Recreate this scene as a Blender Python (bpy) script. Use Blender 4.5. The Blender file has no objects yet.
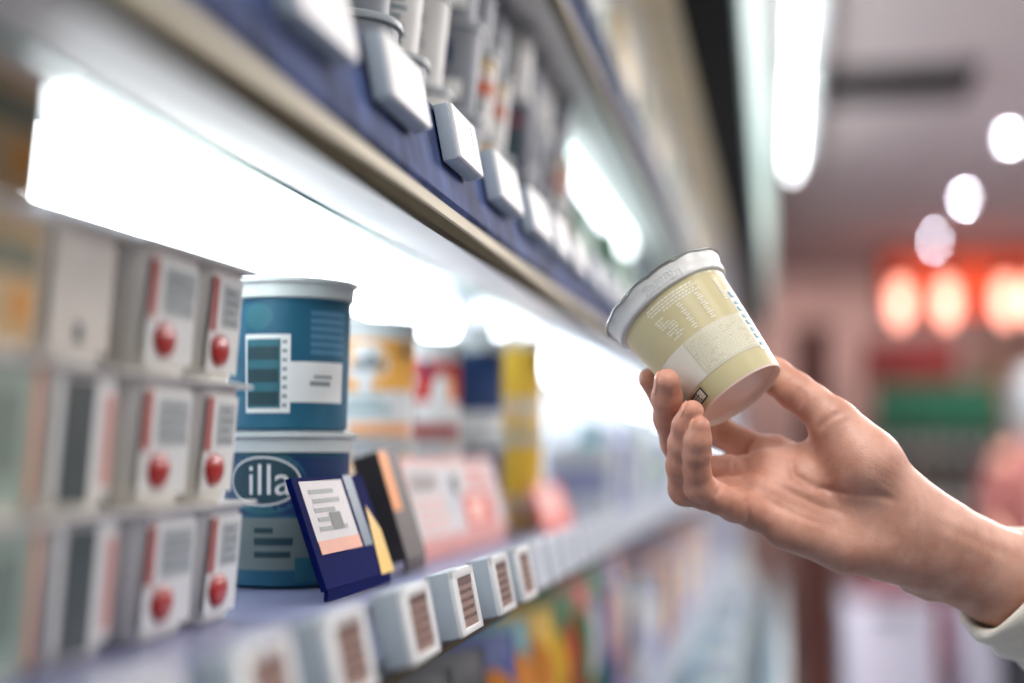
import bpy, bmesh, math, random
import numpy as np
from mathutils import Vector, Matrix
random.seed(7)
rng = np.random.default_rng(3)
C = bpy.context.scene.collection
PI = math.pi
H = 1.40                                   # camera height above the shop floor

# ------------------------------------------------------------------ camera
FPX = 50.0 / 36.0 * 1024
psi = math.atan(266 / FPX); th = math.atan(113.5 / FPX)
cs, sn, ct, st = math.cos(psi), math.sin(psi), math.cos(th), math.sin(th)
RV = Vector((cs, sn, 0)); FV = Vector((-sn * ct, cs * ct, st)); UV = RV.cross(FV)
M3 = Matrix((RV, UV, -FV)).transposed()
CAM = Matrix.Translation((0, 0, H)) @ M3.to_4x4()
cd = bpy.data.cameras.new('camera'); cam = bpy.data.objects.new('camera', cd); C.objects.link(cam)
cam.matrix_world = CAM
cd.lens = 50; cd.sensor_width = 36; cd.clip_start = 0.05; cd.clip_end = 60
cd.dof.use_dof = True; cd.dof.focus_distance = 0.870; cd.dof.aperture_fstop = 1.42
cd.dof.aperture_ratio = 1.4
bpy.context.scene.camera = cam

HS = 1.13
def cpt(px, py, d):                         # a joint from its place in the photo and its distance, in camera space
    d = d * HS
    return np.array([(px - 512) / FPX * d, (341.5 - py) / FPX * d, -d])
def wpt(px, py, d):
    return CAM @ Vector(cpt(px, py, d))

# ------------------------------------------------------------------ materials
def lin(c):
    c = c / 255.0
    return c / 12.92 if c <= 0.04045 else ((c + 0.055) / 1.055) ** 2.4
MATS = {}
def mat(name, rgb, rough=0.5, var=0.06, scale=40.0, metal=0.0, spec=0.5, emit=None, est=0.0, bump=0.0, bscale=200.0, trans=0.0, coat=0.0, sss=0.0):
    if name in MATS: return MATS[name]
    m = bpy.data.materials.new(name); m.use_nodes = True
    nt = m.node_tree; b = nt.nodes['Principled BSDF']
    col = [lin(v) for v in rgb]
    tc = nt.nodes.new('ShaderNodeTexCoord')
    nz = nt.nodes.new('ShaderNodeTexNoise'); nz.inputs['Scale'].default_value = scale; nz.inputs['Detail'].default_value = 3
    nt.links.new(tc.outputs['Object'], nz.inputs['Vector'])
    rp = nt.nodes.new('ShaderNodeValToRGB')
    rp.color_ramp.elements[0].position = 0.3; rp.color_ramp.elements[1].position = 0.7
    rp.color_ramp.elements[0].color = [max(0, v * (1 - var)) for v in col] + [1]
    rp.color_ramp.elements[1].color = [min(1, v * (1 + var)) for v in col] + [1]
    nt.links.new(nz.outputs['Fac'], rp.inputs['Fac'])
    nt.links.new(rp.outputs['Color'], b.inputs['Base Color'])
    b.inputs['Roughness'].default_value = rough; b.inputs['Metallic'].default_value = metal
    b.inputs['Specular IOR Level'].default_value = spec
    b.inputs['Transmission Weight'].default_value = trans
    b.inputs['Coat Weight'].default_value = coat
    if sss:
        b.inputs['Subsurface Weight'].default_value = sss
        b.inputs['Subsurface Radius'].default_value = (0.004, 0.003, 0.002)
        b.inputs['Subsurface Scale'].default_value = 1.0
    if emit:
        b.inputs['Emission Color'].default_value = [lin(v) for v in emit] + [1]
        b.inputs['Emission Strength'].default_value = est
    if bump:
        n2 = nt.nodes.new('ShaderNodeTexNoise'); n2.inputs['Scale'].default_value = bscale
        nt.links.new(tc.outputs['Object'], n2.inputs['Vector'])
        bp = nt.nodes.new('ShaderNodeBump'); bp.inputs['Strength'].default_value = bump; bp.inputs['Distance'].default_value = 0.001
        nt.links.new(n2.outputs['Fac'], bp.inputs['Height']); nt.links.new(bp.outputs['Normal'], b.inputs['Normal'])
    MATS[name] = m
    return m

# ------------------------------------------------------------------ mesh helpers
class MB:
    def __init__(s): s.v = []; s.f = []
    def add(s, vs, fs):
        o = len(s.v); s.v += [tuple(v) for v in vs]; s.f += [tuple(i + o for i in f) for f in fs]; return s
    def box(s, c, d, rot=None, bev=0.0):
        """box centred at c, size d, its edges chamfered by bev"""
        bm = bmesh.new(); bmesh.ops.create_cube(bm, size=1.0)
        for v in bm.verts: v.co = Vector((v.co.x * d[0], v.co.y * d[1], v.co.z * d[2]))
        if bev: bmesh.ops.bevel(bm, geom=bm.edges[:], offset=bev, segments=2, affect='EDGES', profile=0.6)
        vs = [v.co.copy() for v in bm.verts]; fs = [[v.index for v in f.verts] for f in bm.faces]
        bm.free()
        if rot is not None: vs = [rot @ v for v in vs]
        return s.add([(v[0] + c[0], v[1] + c[1], v[2] + c[2]) for v in vs], fs)
    def bx(s, x0, x1, y0, y1, z0, z1, bev=0.0):
        return s.box(((x0 + x1) / 2, (y0 + y1) / 2, (z0 + z1) / 2), (abs(x1 - x0), abs(y1 - y0), abs(z1 - z0)), None, bev)
    def lathe(s, prof, c=(0, 0, 0), n=40, cap0=True, cap1=True):
        vs, fs = [], []
        for r, z in prof:
            for i in range(n):
                a = 2 * PI * i / n; vs.append((c[0] + r * math.cos(a), c[1] + r * math.sin(a), c[2] + z))
        for j in range(len(prof) - 1):
            for i in range(n):
                k = (i + 1) % n; fs.append((j * n + i, j * n + k, (j + 1) * n + k, (j + 1) * n + i))
        if cap0: fs.append(tuple(range(n - 1, -1, -1)))
        if cap1: fs.append(tuple(range((len(prof) - 1) * n, len(prof) * n)))
        return s.add(vs, fs)
    def loft(s, rings, cap0=True, cap1=True):
        n = len(rings[0]); vs = [p for r in rings for p in r]; fs = []
        for j in range(len(rings) - 1):
            for i in range(n):
                k = (i + 1) % n; fs.append((j * n + i, j * n + k, (j + 1) * n + k, (j + 1) * n + i))
        if cap0: fs.append(tuple(range(n - 1, -1, -1)))
        if cap1: fs.append(tuple(range((len(rings) - 1) * n, len(rings) * n)))
        return s.add(vs, fs)
    def prism(s, pts, x0, x1):
        """outline pts in y,z pushed from x0 to x1"""
        n = len(pts)
        vs = [(x0, p[0], p[1]) for p in pts] + [(x1, p[0], p[1]) for p in pts]
        fs = [tuple(range(n - 1, -1, -1)), tuple(range(n, 2 * n))] + [(i, (i + 1) % n, (i + 1) % n + n, i + n) for i in range(n)]
        return s.add(vs, fs)
    def prof_y(s, pts, y0, y1):
        """closed outline pts in x,z pushed from y0 to y1"""
        n = len(pts)
        vs = [(p[0], y0, p[1]) for p in pts] + [(p[0], y1, p[1]) for p in pts]
        fs = [tuple(range(n)), tuple(range(2 * n - 1, n - 1, -1))] + [((i + 1) % n, i, i + n, (i + 1) % n + n) for i in range(n)]
        return s.add(vs, fs)
    def patch(s, f, u0, u1, v0, v1, nu=12, nv=6):
        """a thin skin f(u, v) over the ranges"""
        vs = [f(u0 + (u1 - u0) * i / nu, v0 + (v1 - v0) * j / nv) for j in range(nv + 1) for i in range(nu + 1)]
        w = nu + 1
        fs = [(j * w + i, j * w + i + 1, (j + 1) * w + i + 1, (j + 1) * w + i) for j in range(nv) for i in range(nu)]
        return s.add(vs, fs)
    def ell(s, f, uc, vc, ru, rv, n=28):
        vs = [f(uc, vc)]
        for k in (0.5, 1.0):
            vs += [f(uc + ru * k * math.cos(2 * PI * i / n), vc + rv * k * math.sin(2 * PI * i / n)) for i in range(n)]
        fs = [(0, 1 + i, 1 + (i + 1) % n) for i in range(n)]
        fs += [(1 + i, 1 + n + i, 1 + n + (i + 1) % n, 1 + (i + 1) % n) for i in range(n)]
        return s.add(vs, fs)
    def build(s, name, m, parent=None, smooth=False, loc=None):
        me = bpy.data.meshes.new(name); me.from_pydata(s.v, [], s.f)
        bm = bmesh.new(); bm.from_mesh(me); bmesh.ops.recalc_face_normals(bm, faces=bm.faces); bm.to_mesh(me); bm.free()
        me.materials.append(m)
        if smooth:
            for p in me.polygons: p.use_smooth = True
            try: me.set_sharp_from_angle(angle=math.radians(smooth if smooth > 1 else 35))
            except Exception: pass
        o = bpy.data.objects.new(name, me); C.objects.link(o)
        if parent: o.parent = parent
        if loc is not None: o.location = loc
        return o

TEXTS = {}
def text_geo(txt):
    """outline of a word, 1 unit high, as flat vertices and faces"""
    if txt not in TEXTS:
        c = bpy.data.curves.new('word', 'FONT'); c.body = txt; c.align_x = 'CENTER'; c.align_y = 'CENTER'; c.resolution_u = 3
        o = bpy.data.objects.new('word', c); C.objects.link(o)
        me = bpy.data.meshes.new_from_object(o.evaluated_get(bpy.context.evaluated_depsgraph_get()))
        TEXTS[txt] = ([v.co.copy() for v in me.vertices], [tuple(p.vertices) for p in me.polygons])
        bpy.data.objects.remove(o); bpy.data.curves.remove(c); bpy.data.meshes.remove(me)
    return TEXTS[txt]

def thing(name, label, cat, loc=(0, 0, 0), rz=0.0, group=None):
    o = bpy.data.objects.new(name, None); C.objects.link(o); o.empty_display_size = 0.05
    o.location = loc; o.rotation_euler = (0, 0, rz); tag(o, label, cat, group)
    return o
def tag(o, label=None, cat=None, group=None, kind=None):
    if label: o['label'] = label
    if cat: o['category'] = cat
    if group: o['group'] = group
    if kind: o['kind'] = kind
    return o
def copy_thing(src, loc, rz=None, label=None, group=None):
    c = src.copy(); C.objects.link(c); c.location = loc
    if rz is not None: c.rotation_euler = (0, 0, rz)
    if label: c['label'] = label
    if group: c['group'] = group
    for ch in list(src.children):
        d = ch.copy(); C.objects.link(d); d.parent = c
        for g in list(ch.children):
            e = g.copy(); C.objects.link(e); e.parent = d
    return c
# ------------------------------------------------------------------ the hand: one continuous skin grown from joints
def smin(a, b, k):
    h = np.clip(0.5 + 0.5 * (b - a) / k, 0, 1)
    return b * (1 - h) + a * h - k * h * (1 - h)
VOX = 0.0010
lo = np.array([0.060, -0.225, -0.930]) * HS; hi = np.array([0.400, 0.010, -0.715]) * HS
dims = np.ceil((hi - lo) / VOX).astype(int)
GX = (lo[0] + VOX * np.arange(dims[0])).astype(np.float32)
GY = (lo[1] + VOX * np.arange(dims[1])).astype(np.float32)
GZ = (lo[2] + VOX * np.arange(dims[2])).astype(np.float32)

def J(px, py, d, r): return (cpt(px, py, d), r * HS / 1000.0)
BIG = 0.03
def cone_field(segs, k, flat=None, fl=1.0):
    """distance to a chain of tapered segments; flat/fl squash the section along one direction"""
    F = np.full(dims, BIG, np.float32)
    for (a, ra), (b, rb) in segs:
        mn = np.minimum(a - ra, b - rb) - 0.022; mx = np.maximum(a + ra, b + rb) + 0.022
        i0 = np.clip(((mn - lo) / VOX).astype(int), 0, dims); i1 = np.clip(((mx - lo) / VOX).astype(int) + 1, 0, dims)
        sl = tuple(slice(i0[q], i1[q]) for q in range(3))
        X = GX[sl[0]][:, None, None] - a[0]; Y = GY[sl[1]][None, :, None] - a[1]; Z = GZ[sl[2]][None, None, :] - a[2]
        ab = b - a; L2 = float(ab @ ab) + 1e-12
        t = np.clip((X * ab[0] + Y * ab[1] + Z * ab[2]) / L2, 0, 1)
        X = X - t * ab[0]; Y = Y - t * ab[1]; Z = Z - t * ab[2]
        q2 = X * X + Y * Y + Z * Z
        if flat is not None:
            n = flat / np.linalg.norm(flat); dn = X * n[0] + Y * n[1] + Z * n[2]
            q2 = q2 + dn * dn * (fl * fl - 1)
        d = np.sqrt(q2) - (ra + t * (rb - ra))
        F[sl] = smin(F[sl], d.astype(np.float32), k) if k else np.minimum(F[sl], d)
    return F
def chain(*js): return [(js[i], js[i + 1]) for i in range(len(js) - 1)]

away = np.array([0.10, -0.25, 1.0])
arm = cone_field(chain(J(900, 530, .803, 27.5), J(930, 543, .806, 27.3), J(1000, 577, .822, 27.5), J(1075, 612, .845, 31), J(1210, 676, .885, 36)), 0.006, away, 1.36)
palm = cone_field([
    (J(885, 505, .812, 15), J(776, 454, .830, 10.5)),
    (J(885, 520, .810, 15), J(772, 472, .822, 10.5)),
    (J(880, 535, .805, 15.5), J(766, 493, .808, 10.5)),
    (J(878, 546, .800, 15), J(758, 512, .796, 9.6)),
    (J(892, 552, .803, 14), J(845, 546, .797, 14.2)), (J(845, 546, .797, 14.2), J(786, 527, .795, 12.6)),
    (J(850, 500, .803, 14.5), J(790, 470, .817, 12.5)), (J(846, 522, .800, 14), J(780, 502, .805, 11.5)),
    (J(805, 480, .808, 13.5), J(766, 470, .814, 12)), (J(805, 500, .803, 13), J(760, 492, .802, 11)), (J(838, 442, .806, 10), J(800, 463, .818, 9.5)),
], 0.007)
thenar = cone_field([(J(905, 508, .803, 17.5), J(864, 464, .797, 19.8)), (J(864, 464, .797, 19.8), J(838, 428, .801, 14.0))], 0.010)
styl = cone_field([(J(912, 580, .818, 8), J(928, 588, .820, 7.5))], 0.004)
thumb = cone_field(chain(J(845, 436, .802, 13.5), J(829, 417, .803, 11.6), J(812, 403, .806, 10.6), J(795, 391, .811, 10.6), J(775, 376, .817, 10.0), J(757, 362, .821, 7.6)), 0.004)
fingers = [
    chain(J(772, 456, .830, 10.4), J(742, 445, .835, 9.6), J(720, 432, .838, 9.0), J(698, 421, .842, 9.2), J(680, 411, .840, 8.2), J(664, 399, .836, 8.0), J(649, 380, .828, 6.6)),
    chain(J(768, 472, .822, 10.4), J(728, 472, .815, 9.6), J(708, 471, .811, 9.0), J(686, 466, .805, 9.3), J(676, 442, .796, 8.4), J(669, 418, .786, 8.3), J(667, 398, .776, 8.2), J(667, 381, .768, 6.8)),
    chain(J(764, 493, .808, 10.2), J(728, 494, .800, 9.4), J(706, 494, .795, 8.7), J(685, 489, .788, 9.0), J(681, 466, .779, 8.0), J(683, 444, .772, 7.9), J(687, 426, .767, 7.8), J(692, 412, .763, 6.5)),
    chain(J(757, 512, .796, 9.6), J(735, 505, .787, 9.2), J(717, 498, .781, 8.2), J(700, 487, .775, 8.2), J(697, 470, .769, 7.0), J(697, 454, .764, 7.2), J(698, 440, .760, 6.9), J(700, 427, .758, 5.7)),
]
base = smin(smin(smin(palm, thenar, 0.012), arm, 0.016), styl, 0.008)
base = smin(base, thumb, 0.007)
skin = base.copy()
for f in fingers:
    F = cone_field(f, 0.0035)
    skin = np.minimum(skin, smin(base, F, 0.006))
    del F
# creases, each a groove pressed into the side that is turned up
PXG = (GX[:, None] / -GZ[None, :]) * FPX + 512          # x,z -> pixel column
def crease(pts, amp, width, dmin, dmax):
    """pts: polyline in the photo's frame, amp and width in mm, between two distances from the lens"""
    w = width * HS / 1000.0; amp = amp * HS; dmin *= HS; dmax *= HS
    k = np.where((-GZ >= dmin) & (-GZ <= dmax))[0]
    if len(k) == 0: return
    for kz in k:
        d = -GZ[kz]
        P = [((p[0] - 512) / FPX * d, (341.5 - p[1]) / FPX * d) for p in pts]
        best = None; fade = None; LL = [math.hypot(q[0] - p[0], q[1] - p[1]) for p, q in zip(P[:-1], P[1:])]; tot = sum(LL); s0 = 0
        xs = [p[0] for p in P]; ys = [p[1] for p in P]
        i0 = max(0, int((min(xs) - 4 * w - lo[0]) / VOX)); i1 = min(dims[0], int((max(xs) + 4 * w - lo[0]) / VOX) + 1)
        j0 = max(0, int((min(ys) - 4 * w - lo[1]) / VOX)); j1 = min(dims[1], int((max(ys) + 4 * w - lo[1]) / VOX) + 1)
        X = GX[i0:i1][:, None]; Y = GY[j0:j1][None, :]
        for (ax, ay), (bx_, by_) in zip(P[:-1], P[1:]):
            ux, uy = bx_ - ax, by_ - ay; L = ux * ux + uy * uy + 1e-12
            t = np.clip(((X - ax) * ux + (Y - ay) * uy) / L, 0, 1)
            q = (X - ax - t * ux) ** 2 + (Y - ay - t * uy) ** 2
            s_ = np.broadcast_to((s0 + t * math.sqrt(L)) / tot, q.shape); s0 += math.sqrt(L)
            fd = np.clip(np.minimum(s_, 1 - s_) * 5, 0, 1)
            fade = fd if best is None else np.where(q < best, fd, fade)
            best = q if best is None else np.minimum(best, q)
        skin[i0:i1, j0:j1, kz] += (amp / 1000.0) * fade * np.exp(-best / (w * w))
crease([(802, 446), (790, 458), (794, 476), (816, 488), (846, 492), (880, 495), (902, 503)], 1.3, 2.2, .74, .815)
crease([(748, 470), (766, 478), (790, 492), (818, 505), (850, 516)], .8, 1.8, .74, .815)
crease([(753, 492), (775, 505), (800, 517), (826, 526)], .6, 1.5, .74, .81)
crease([(846, 412), (836, 415), (826, 421), (817, 431)], .8, 1.9, .74, .81)
crease([(852, 418), (838, 424), (824, 432)], .25, 1.3, .74, .81)
crease([(806, 390), (802, 400), (796, 411)], .7, 1.1, .74, .812)
crease([(802, 386), (797, 396), (791, 407)], .5, 1.0, .74, .812)
crease([(746, 496), (748, 508), (748, 524)], 1.0, 1.3, .74, .80)
crease([(699, 468), (704, 463), (709, 458)], .7, 1.0, .74, .775)
crease([(697, 470), (704, 468), (710, 463)], .4, .8, .74, .775)
crease([(715, 498), (718, 491), (722, 483)], .8, 1.2, .74, .79)
crease([(712, 495), (714, 488), (718, 480)], .5, 1.0, .74, .79)
crease([(737, 450), (734, 462), (733, 474)], .7, 1.2, .74, .82)
crease([(757, 437), (750, 447), (747, 458)], .8, 1.3, .74, .84)
crease([(908, 478), (914, 500), (916, 525), (914, 552), (906, 575)], .38, 1.8, .74, .81)
crease([(918, 484), (924, 505), (926, 530), (922, 556)], .22, 1.4, .74, .81)
for q in range(9):                           # small folds at the heel of the thumb
    ox, oy = rng.uniform(-14, 14), rng.uniform(-20, 12)
    crease([(872 + ox, 470 + oy), (884 + ox, 474 + oy + 3), (897 + ox, 486 + oy)], .16, .8, .74, .80)
for q in range(12):                           # fine lines over the palm
    ox, oy = rng.uniform(0, 95), rng.uniform(0, 30)
    crease([(765 + ox, 482 + oy), (772 + ox, 494 + oy), (776 + ox, 508 + oy)], .09, .8, .74, .80)
# tendons under the skin of the wrist
for a_, b_ in (((925, 512), (1020, 553)), ((925, 526), (1015, 567))):
    crease([a_, b_], -.45, 3.2, .74, .83)

def surface_nets(F):
    ins = F < 0
    c = [ins[i:dims[0] - 1 + i, j:dims[1] - 1 + j, k:dims[2] - 1 + k] for i in (0, 1) for j in (0, 1) for k in (0, 1)]
    n = sum(q.astype(np.int8) for q in c)
    cells = np.argwhere((n > 0) & (n < 8)); del c, n
    idx = -np.ones((dims[0] - 1, dims[1] - 1, dims[2] - 1), np.int32)
    idx[tuple(cells.T)] = np.arange(len(cells))
    acc = np.zeros((len(cells), 3)); cnt = np.zeros(len(cells))
    corner = [np.array((i, j, k)) for i in (0, 1) for j in (0, 1) for k in (0, 1)]
    for a in corner:
        for ax in range(3):
            if a[ax]: continue
            b = a.copy(); b[ax] = 1
            fa = F[tuple((cells + a).T)]; fb = F[tuple((cells + b).T)]
            m = (fa < 0) != (fb < 0)
            t = np.where(m, fa / np.where(m, fa - fb, 1), 0)
            p = cells + a + t[:, None] * (b - a)
            acc[m] += p[m]; cnt[m] += 1
    V = lo + VOX * (acc / cnt[:, None])
    quads = []
    for ax in range(3):
        s0 = [slice(0, None)] * 3; s1 = [slice(0, None)] * 3
        s0[ax] = slice(0, -1); s1[ax] = slice(1, None)
        e = ins[tuple(s0)] != ins[tuple(s1)]
        E = np.argwhere(e); u, v = (ax + 1) % 3, (ax + 2) % 3
        E = E[(E[:, u] > 0) & (E[:, v] > 0) & (E[:, u] < dims[u] - 1) & (E[:, v] < dims[v] - 1)]
        d = np.zeros(3, int); du = d.copy(); du[u] = 1; dv = d.copy(); dv[v] = 1
        q = np.stack([idx[tuple((E - du - dv).T)], idx[tuple((E - dv).T)], idx[tuple(E.T)], idx[tuple((E - du).T)]], 1)
        fl = ~ins[tuple(E.T)]
        q[fl] = q[fl][:, ::-1]
        quads.append(q)
    return V, np.concatenate(quads)
HV, HF = surface_nets(skin)
# keep the largest piece only, then relax the skin a little
nv = len(HV)
for it in range(2):
    acc = np.zeros((nv, 3)); cnt = np.zeros(nv)
    for i in range(4):
        a, b = HF[:, i], HF[:, (i + 1) % 4]
        for q in range(3):
            acc[:, q] += np.bincount(a, HV[b, q], nv) + np.bincount(b, HV[a, q], nv)
        cnt += np.bincount(a, minlength=nv) + np.bincount(b, minlength=nv)
    HV = 0.5 * HV + 0.5 * acc / np.maximum(cnt, 1)[:, None]
HW = HV @ np.array(M3).T + np.array([0, 0, H])
org = np.array(wpt(905, 530, .803))
me = bpy.data.meshes.new('person')
me.from_pydata((HW - org).tolist(), [], HF.tolist()); me.validate()
for p in me.polygons: p.use_smooth = True

def skin_material():
    m = bpy.data.materials.new('skin'); m.use_nodes = True; nt = m.node_tree; b = nt.nodes['Principled BSDF']
    L = nt.links.new; N = nt.nodes.new
    tc = N('ShaderNodeTexCoord')
    n1 = N('ShaderNodeTexNoise'); n1.inputs['Scale'].default_value = 55; n1.inputs['Detail'].default_value = 4
    n2 = N('ShaderNodeTexNoise'); n2.inputs['Scale'].default_value = 300; n2.inputs['Detail'].default_value = 2
    L(tc.outputs['Object'], n1.inputs['Vector']); L(tc.outputs['Object'], n2.inputs['Vector'])
    rp = N('ShaderNodeValToRGB'); e = rp.color_ramp.elements
    e[0].position = .33; e[0].color = (lin(188), lin(138), lin(119), 1)
    e[1].position = .66; e[1].color = (lin(210), lin(163), lin(145), 1)
    L(n1.outputs['Fac'], rp.inputs['Fac'])
    # the fingers are redder than the forearm (x runs along the arm)
    sp = N('ShaderNodeSeparateXYZ'); L(tc.outputs['Object'], sp.inputs['Vector'])
    mr = N('ShaderNodeMapRange'); mr.inputs['From Min'].default_value = -.02; mr.inputs['From Max'].default_value = -.11
    L(sp.outputs['X'], mr.inputs['Value'])
    mx = N('ShaderNodeMix'); mx.data_type = 'RGBA'; mx.blend_type = 'MULTIPLY'
    mx.inputs[7].default_value = (.97, .85, .79, 1)
    L(mr.outputs['Result'], mx.inputs['Factor']); L(rp.outputs['Color'], mx.inputs[6])
    L(mx.outputs[2], b.inputs['Base Color'])
    b.inputs['Roughness'].default_value = .50; b.inputs['Specular IOR Level'].default_value = .45
    b.inputs['Subsurface Weight'].default_value = .25
    b.inputs['Subsurface Radius'].default_value = (.006, .0022, .0012); b.inputs['Subsurface Scale'].default_value = .6
    vo = N('ShaderNodeTexVoronoi'); vo.inputs['Scale'].default_value = 700; L(tc.outputs['Object'], vo.inputs['Vector'])
    ad = N('ShaderNodeMath'); ad.operation = 'ADD'; L(n2.outputs['Fac'], ad.inputs[0]); L(vo.outputs['Distance'], ad.inputs[1])
    bp = N('ShaderNodeBump'); bp.inputs['Strength'].default_value = .13; bp.inputs['Distance'].default_value = .0006
    L(ad.outputs[0], bp.inputs['Height']); L(bp.outputs['Normal'], b.inputs['Normal'])
    return m
me.materials.append(skin_material())
person = bpy.data.objects.new('person', me); C.objects.link(person); person.location = org
tag(person, 'bare hand and forearm of a person holding up the cream yoghurt cup', 'person')

# nails on the backs of the three front fingertips
NAIL = mat('nail', (216, 158, 132), .28, .03, 80, spec=.6)
def nail(fi, nrm, wid=1.0):
    (a, ra), (b, rb) = fingers[fi][-1]
    ax = (b - a) / np.linalg.norm(b - a)
    n = np.array(nrm, float); n -= (n @ ax) * ax; n /= np.linalg.norm(n); s = np.cross(ax, n)
    L0, L1 = -.004, np.linalg.norm(b - a) + rb * .80
    mb = MB()
    def f(u, v):
        t = L0 + (L1 - L0) * v
        r = ra + (rb - ra) * min(max(t / np.linalg.norm(b - a), 0), 1)
        over = max(0, t - np.linalg.norm(b - a)); r2 = math.sqrt(max(r * r - over * over * .8, 1e-8)) + .0003
        half = wid * .78 * (1 - .55 * max(0, (v - .7) / .3) ** 2) * (1 - .4 * max(0, (.2 - v) / .2) ** 2)
        ang = u * half
        p = a + ax * t + n * (r2 * math.cos(ang)) + s * (r2 * math.sin(ang))
        return tuple(np.array(M3) @ p + np.array([0, 0, H]) - org)
    mb.patch(f, -1, 1, 0, 1, 12, 12)
    o = mb.build('fingernail', NAIL, person, True)
    md = o.modifiers.new('thick', 'SOLIDIFY'); md.thickness = .0005
nail(1, (-1, .05, -.12), .9); nail(2, (-1, .1, -.05), .9); nail(3, (-1, .1, .0), .85)

# sleeve with a turned cuff
axis_pts = [np.array(cpt(*q)) for q in ((999, 579.5, .820), (1028, 595, .830), (1090, 624, .850), (1180, 668, .879), (1290, 722, .915))]
rad = [q * HS for q in (.0325, .0365, .041, .045, .048)]
CLOTH = mat('cream_cloth', (240, 234, 222), .9, .05, 90, spec=.15, bump=.5, bscale=900)
def sleeve_ring(c, ax, r, wob, n=64):
    ax = ax / np.linalg.norm(ax); u = np.cross(ax, np.array([0, 0, 1.0])); u /= np.linalg.norm(u); w = np.cross(u, ax)
    out = []
    for i in range(n):
        t = 2 * PI * i / n
        rr = r * (1 + wob * (.03 * math.sin(3 * t + 1.2) + .02 * math.sin(7 * t + r * 300)))
        p = c + u * rr * math.cos(t) + w * rr * math.sin(t) * .80
        out.append(tuple(np.array(M3) @ p + np.array([0, 0, H]) - org))
    return out
ax0 = axis_pts[1] - axis_pts[0]; axu = ax0 / np.linalg.norm(ax0)
mb = MB(); rings = []
for s_, dr in ((.040, -.0042), (.020, -.0046), (.007, -.0044), (.0020, -.0036), (0.0, -.0014), (-.0002, .0010), (.0015, .0030), (.005, .0042), (.011, .0036), (.018, .0028)):
    rings.append(sleeve_ring(axis_pts[0] + axu * s_, ax0, rad[0] + dr, 1.0))
for i in range(1, len(axis_pts)):
    a0, a1, r0, r1 = axis_pts[i - 1], axis_pts[i], rad[i - 1], rad[i]
    for q in ((.5, 1.0) if i == 1 else (.2, .4, .6, .8, 1.0)):
        rings.append(sleeve_ring(a0 + (a1 - a0) * q, a1 - a0, r0 + (r1 - r0) * q + .0015 * math.sin(i * 5 + q * 9), 1.0))
mb.loft(rings, False, False)
sl = mb.build('sleeve', CLOTH, person, 60)
tag(sl, 'cream sleeve cuff around the forearm')
# ------------------------------------------------------------------ the cup in the hand
zc = Vector((-.528, .753, -.392)).normalized()
xc = (Vector((0, 0, 1)) - zc.z * zc).normalized(); yc = zc.cross(xc)
cup_M = Matrix.Translation(wpt(741, 396, .786)) @ (M3 @ Matrix((xc, yc, zc)).transposed()).to_4x4()
class CMB(MB):
    def build(s, *a, **k):
        s.v = [(v[0] * HS, v[1] * HS, v[2] * HS) for v in s.v]; return MB.build(s, *a, **k)
cup = bpy.data.objects.new('yogurt_cup', None); C.objects.link(cup); cup.matrix_world = cup_M; cup.empty_display_size = .05
tag(cup, 'cream yoghurt cup with white printed label and foil lid held tilted in the hand', 'cup')
CREAM = mat('cream_plastic', (194, 184, 144), .32, .03, 30, spec=.5, sss=.0)
WHITEP = mat('white_plastic', (216, 217, 214), .3, .02, 30)
PRINT = mat('pale_print', (220, 216, 196), .4, .02, 60)
LABEL = mat('label_white', (212, 210, 198), .45, .03, 60)
TABLE = mat('label_table_tint', (198, 193, 170), .45, .03, 60)
INKT = mat('teal_ink', (62, 120, 138), .45, .05, 60)
INKD = mat('dark_ink', (50, 56, 54), .5, .05, 60)
FOIL = mat('foil', (150, 154, 150), .34, .15, 120, metal=.85, bump=.8, bscale=160)
BASEP = mat('cup_base_plastic', (232, 205, 190), .35, .03, 60, sss=.3)
R0, R1, ZB = .0268, .0338, .0640
def rr(z): return R0 + (R1 - R0) * (z / ZB)
CMB().lathe([(R0 - .0012, .0005), (R0 - .0003, .0), (R0, .0012), (rr(.03), .03), (rr(.06), .06), (R1, ZB), (R1 + .0006, ZB + .0006)], n=96, cap0=False, cap1=False).build('cup_body', CREAM, cup, 40)
CMB().lathe([(.0005, .0030), (.012, .0029), (.022, .0028), (R0 - .0030, .0026), (R0 - .0016, .0016), (R0 - .0012, .0004), (R0 - .0004, -.0003), (R0 + .0001, .0008)], n=96, cap1=False).build('cup_base', BASEP, cup, 40)
CMB().lathe([(R1 - .0005, ZB - .0002), (R1 + .0016, ZB + .0002), (R1 + .0024, ZB + .0010), (R1 + .0026, ZB + .003), (R1 + .0034, ZB + .0085), (R1 + .0046, ZB + .0100), (R1 + .0048, ZB + .0112), (R1 + .0038, ZB + .0118)], n=96, cap0=False).build('rim_collar', WHITEP, cup, 40)
# foil lid, its edge crimped and bent down unevenly
n = 120; rings = []
for r, z, wob in ((.002, ZB + .0124, 0), (.020, ZB + .0126, .0), (.034, ZB + .0124, .05), (R1 + .0044, ZB + .0122, .25), (R1 + .0053, ZB + .0118, .6), (R1 + .0056, ZB + .0110, 1.0), (R1 + .0054, ZB + .0108, 1.0), (R1 + .0049, ZB + .0114, .4), (R1 + .0036, ZB + .0118, .0)):
    ring = []
    for i in range(n):
        a = 2 * PI * i / n
        w = wob * (.00022 * math.sin(7 * a + 1) + .00018 * math.sin(15 * a) + .00014 * math.sin(29 * a + 2))
        ring.append(((r + w) * math.cos(a), (r + w) * math.sin(a), z - abs(w) * 1.2 + wob * .0004 * math.sin(13 * a)))
    rings.append(ring)
CMB().loft(rings).build('foil_lid', FOIL, cup, 50)
def cs_(off):
    return lambda a, z: ((rr(z) + off) * math.cos(a), (rr(z) + off) * math.sin(a), z)
D = math.radians
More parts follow.
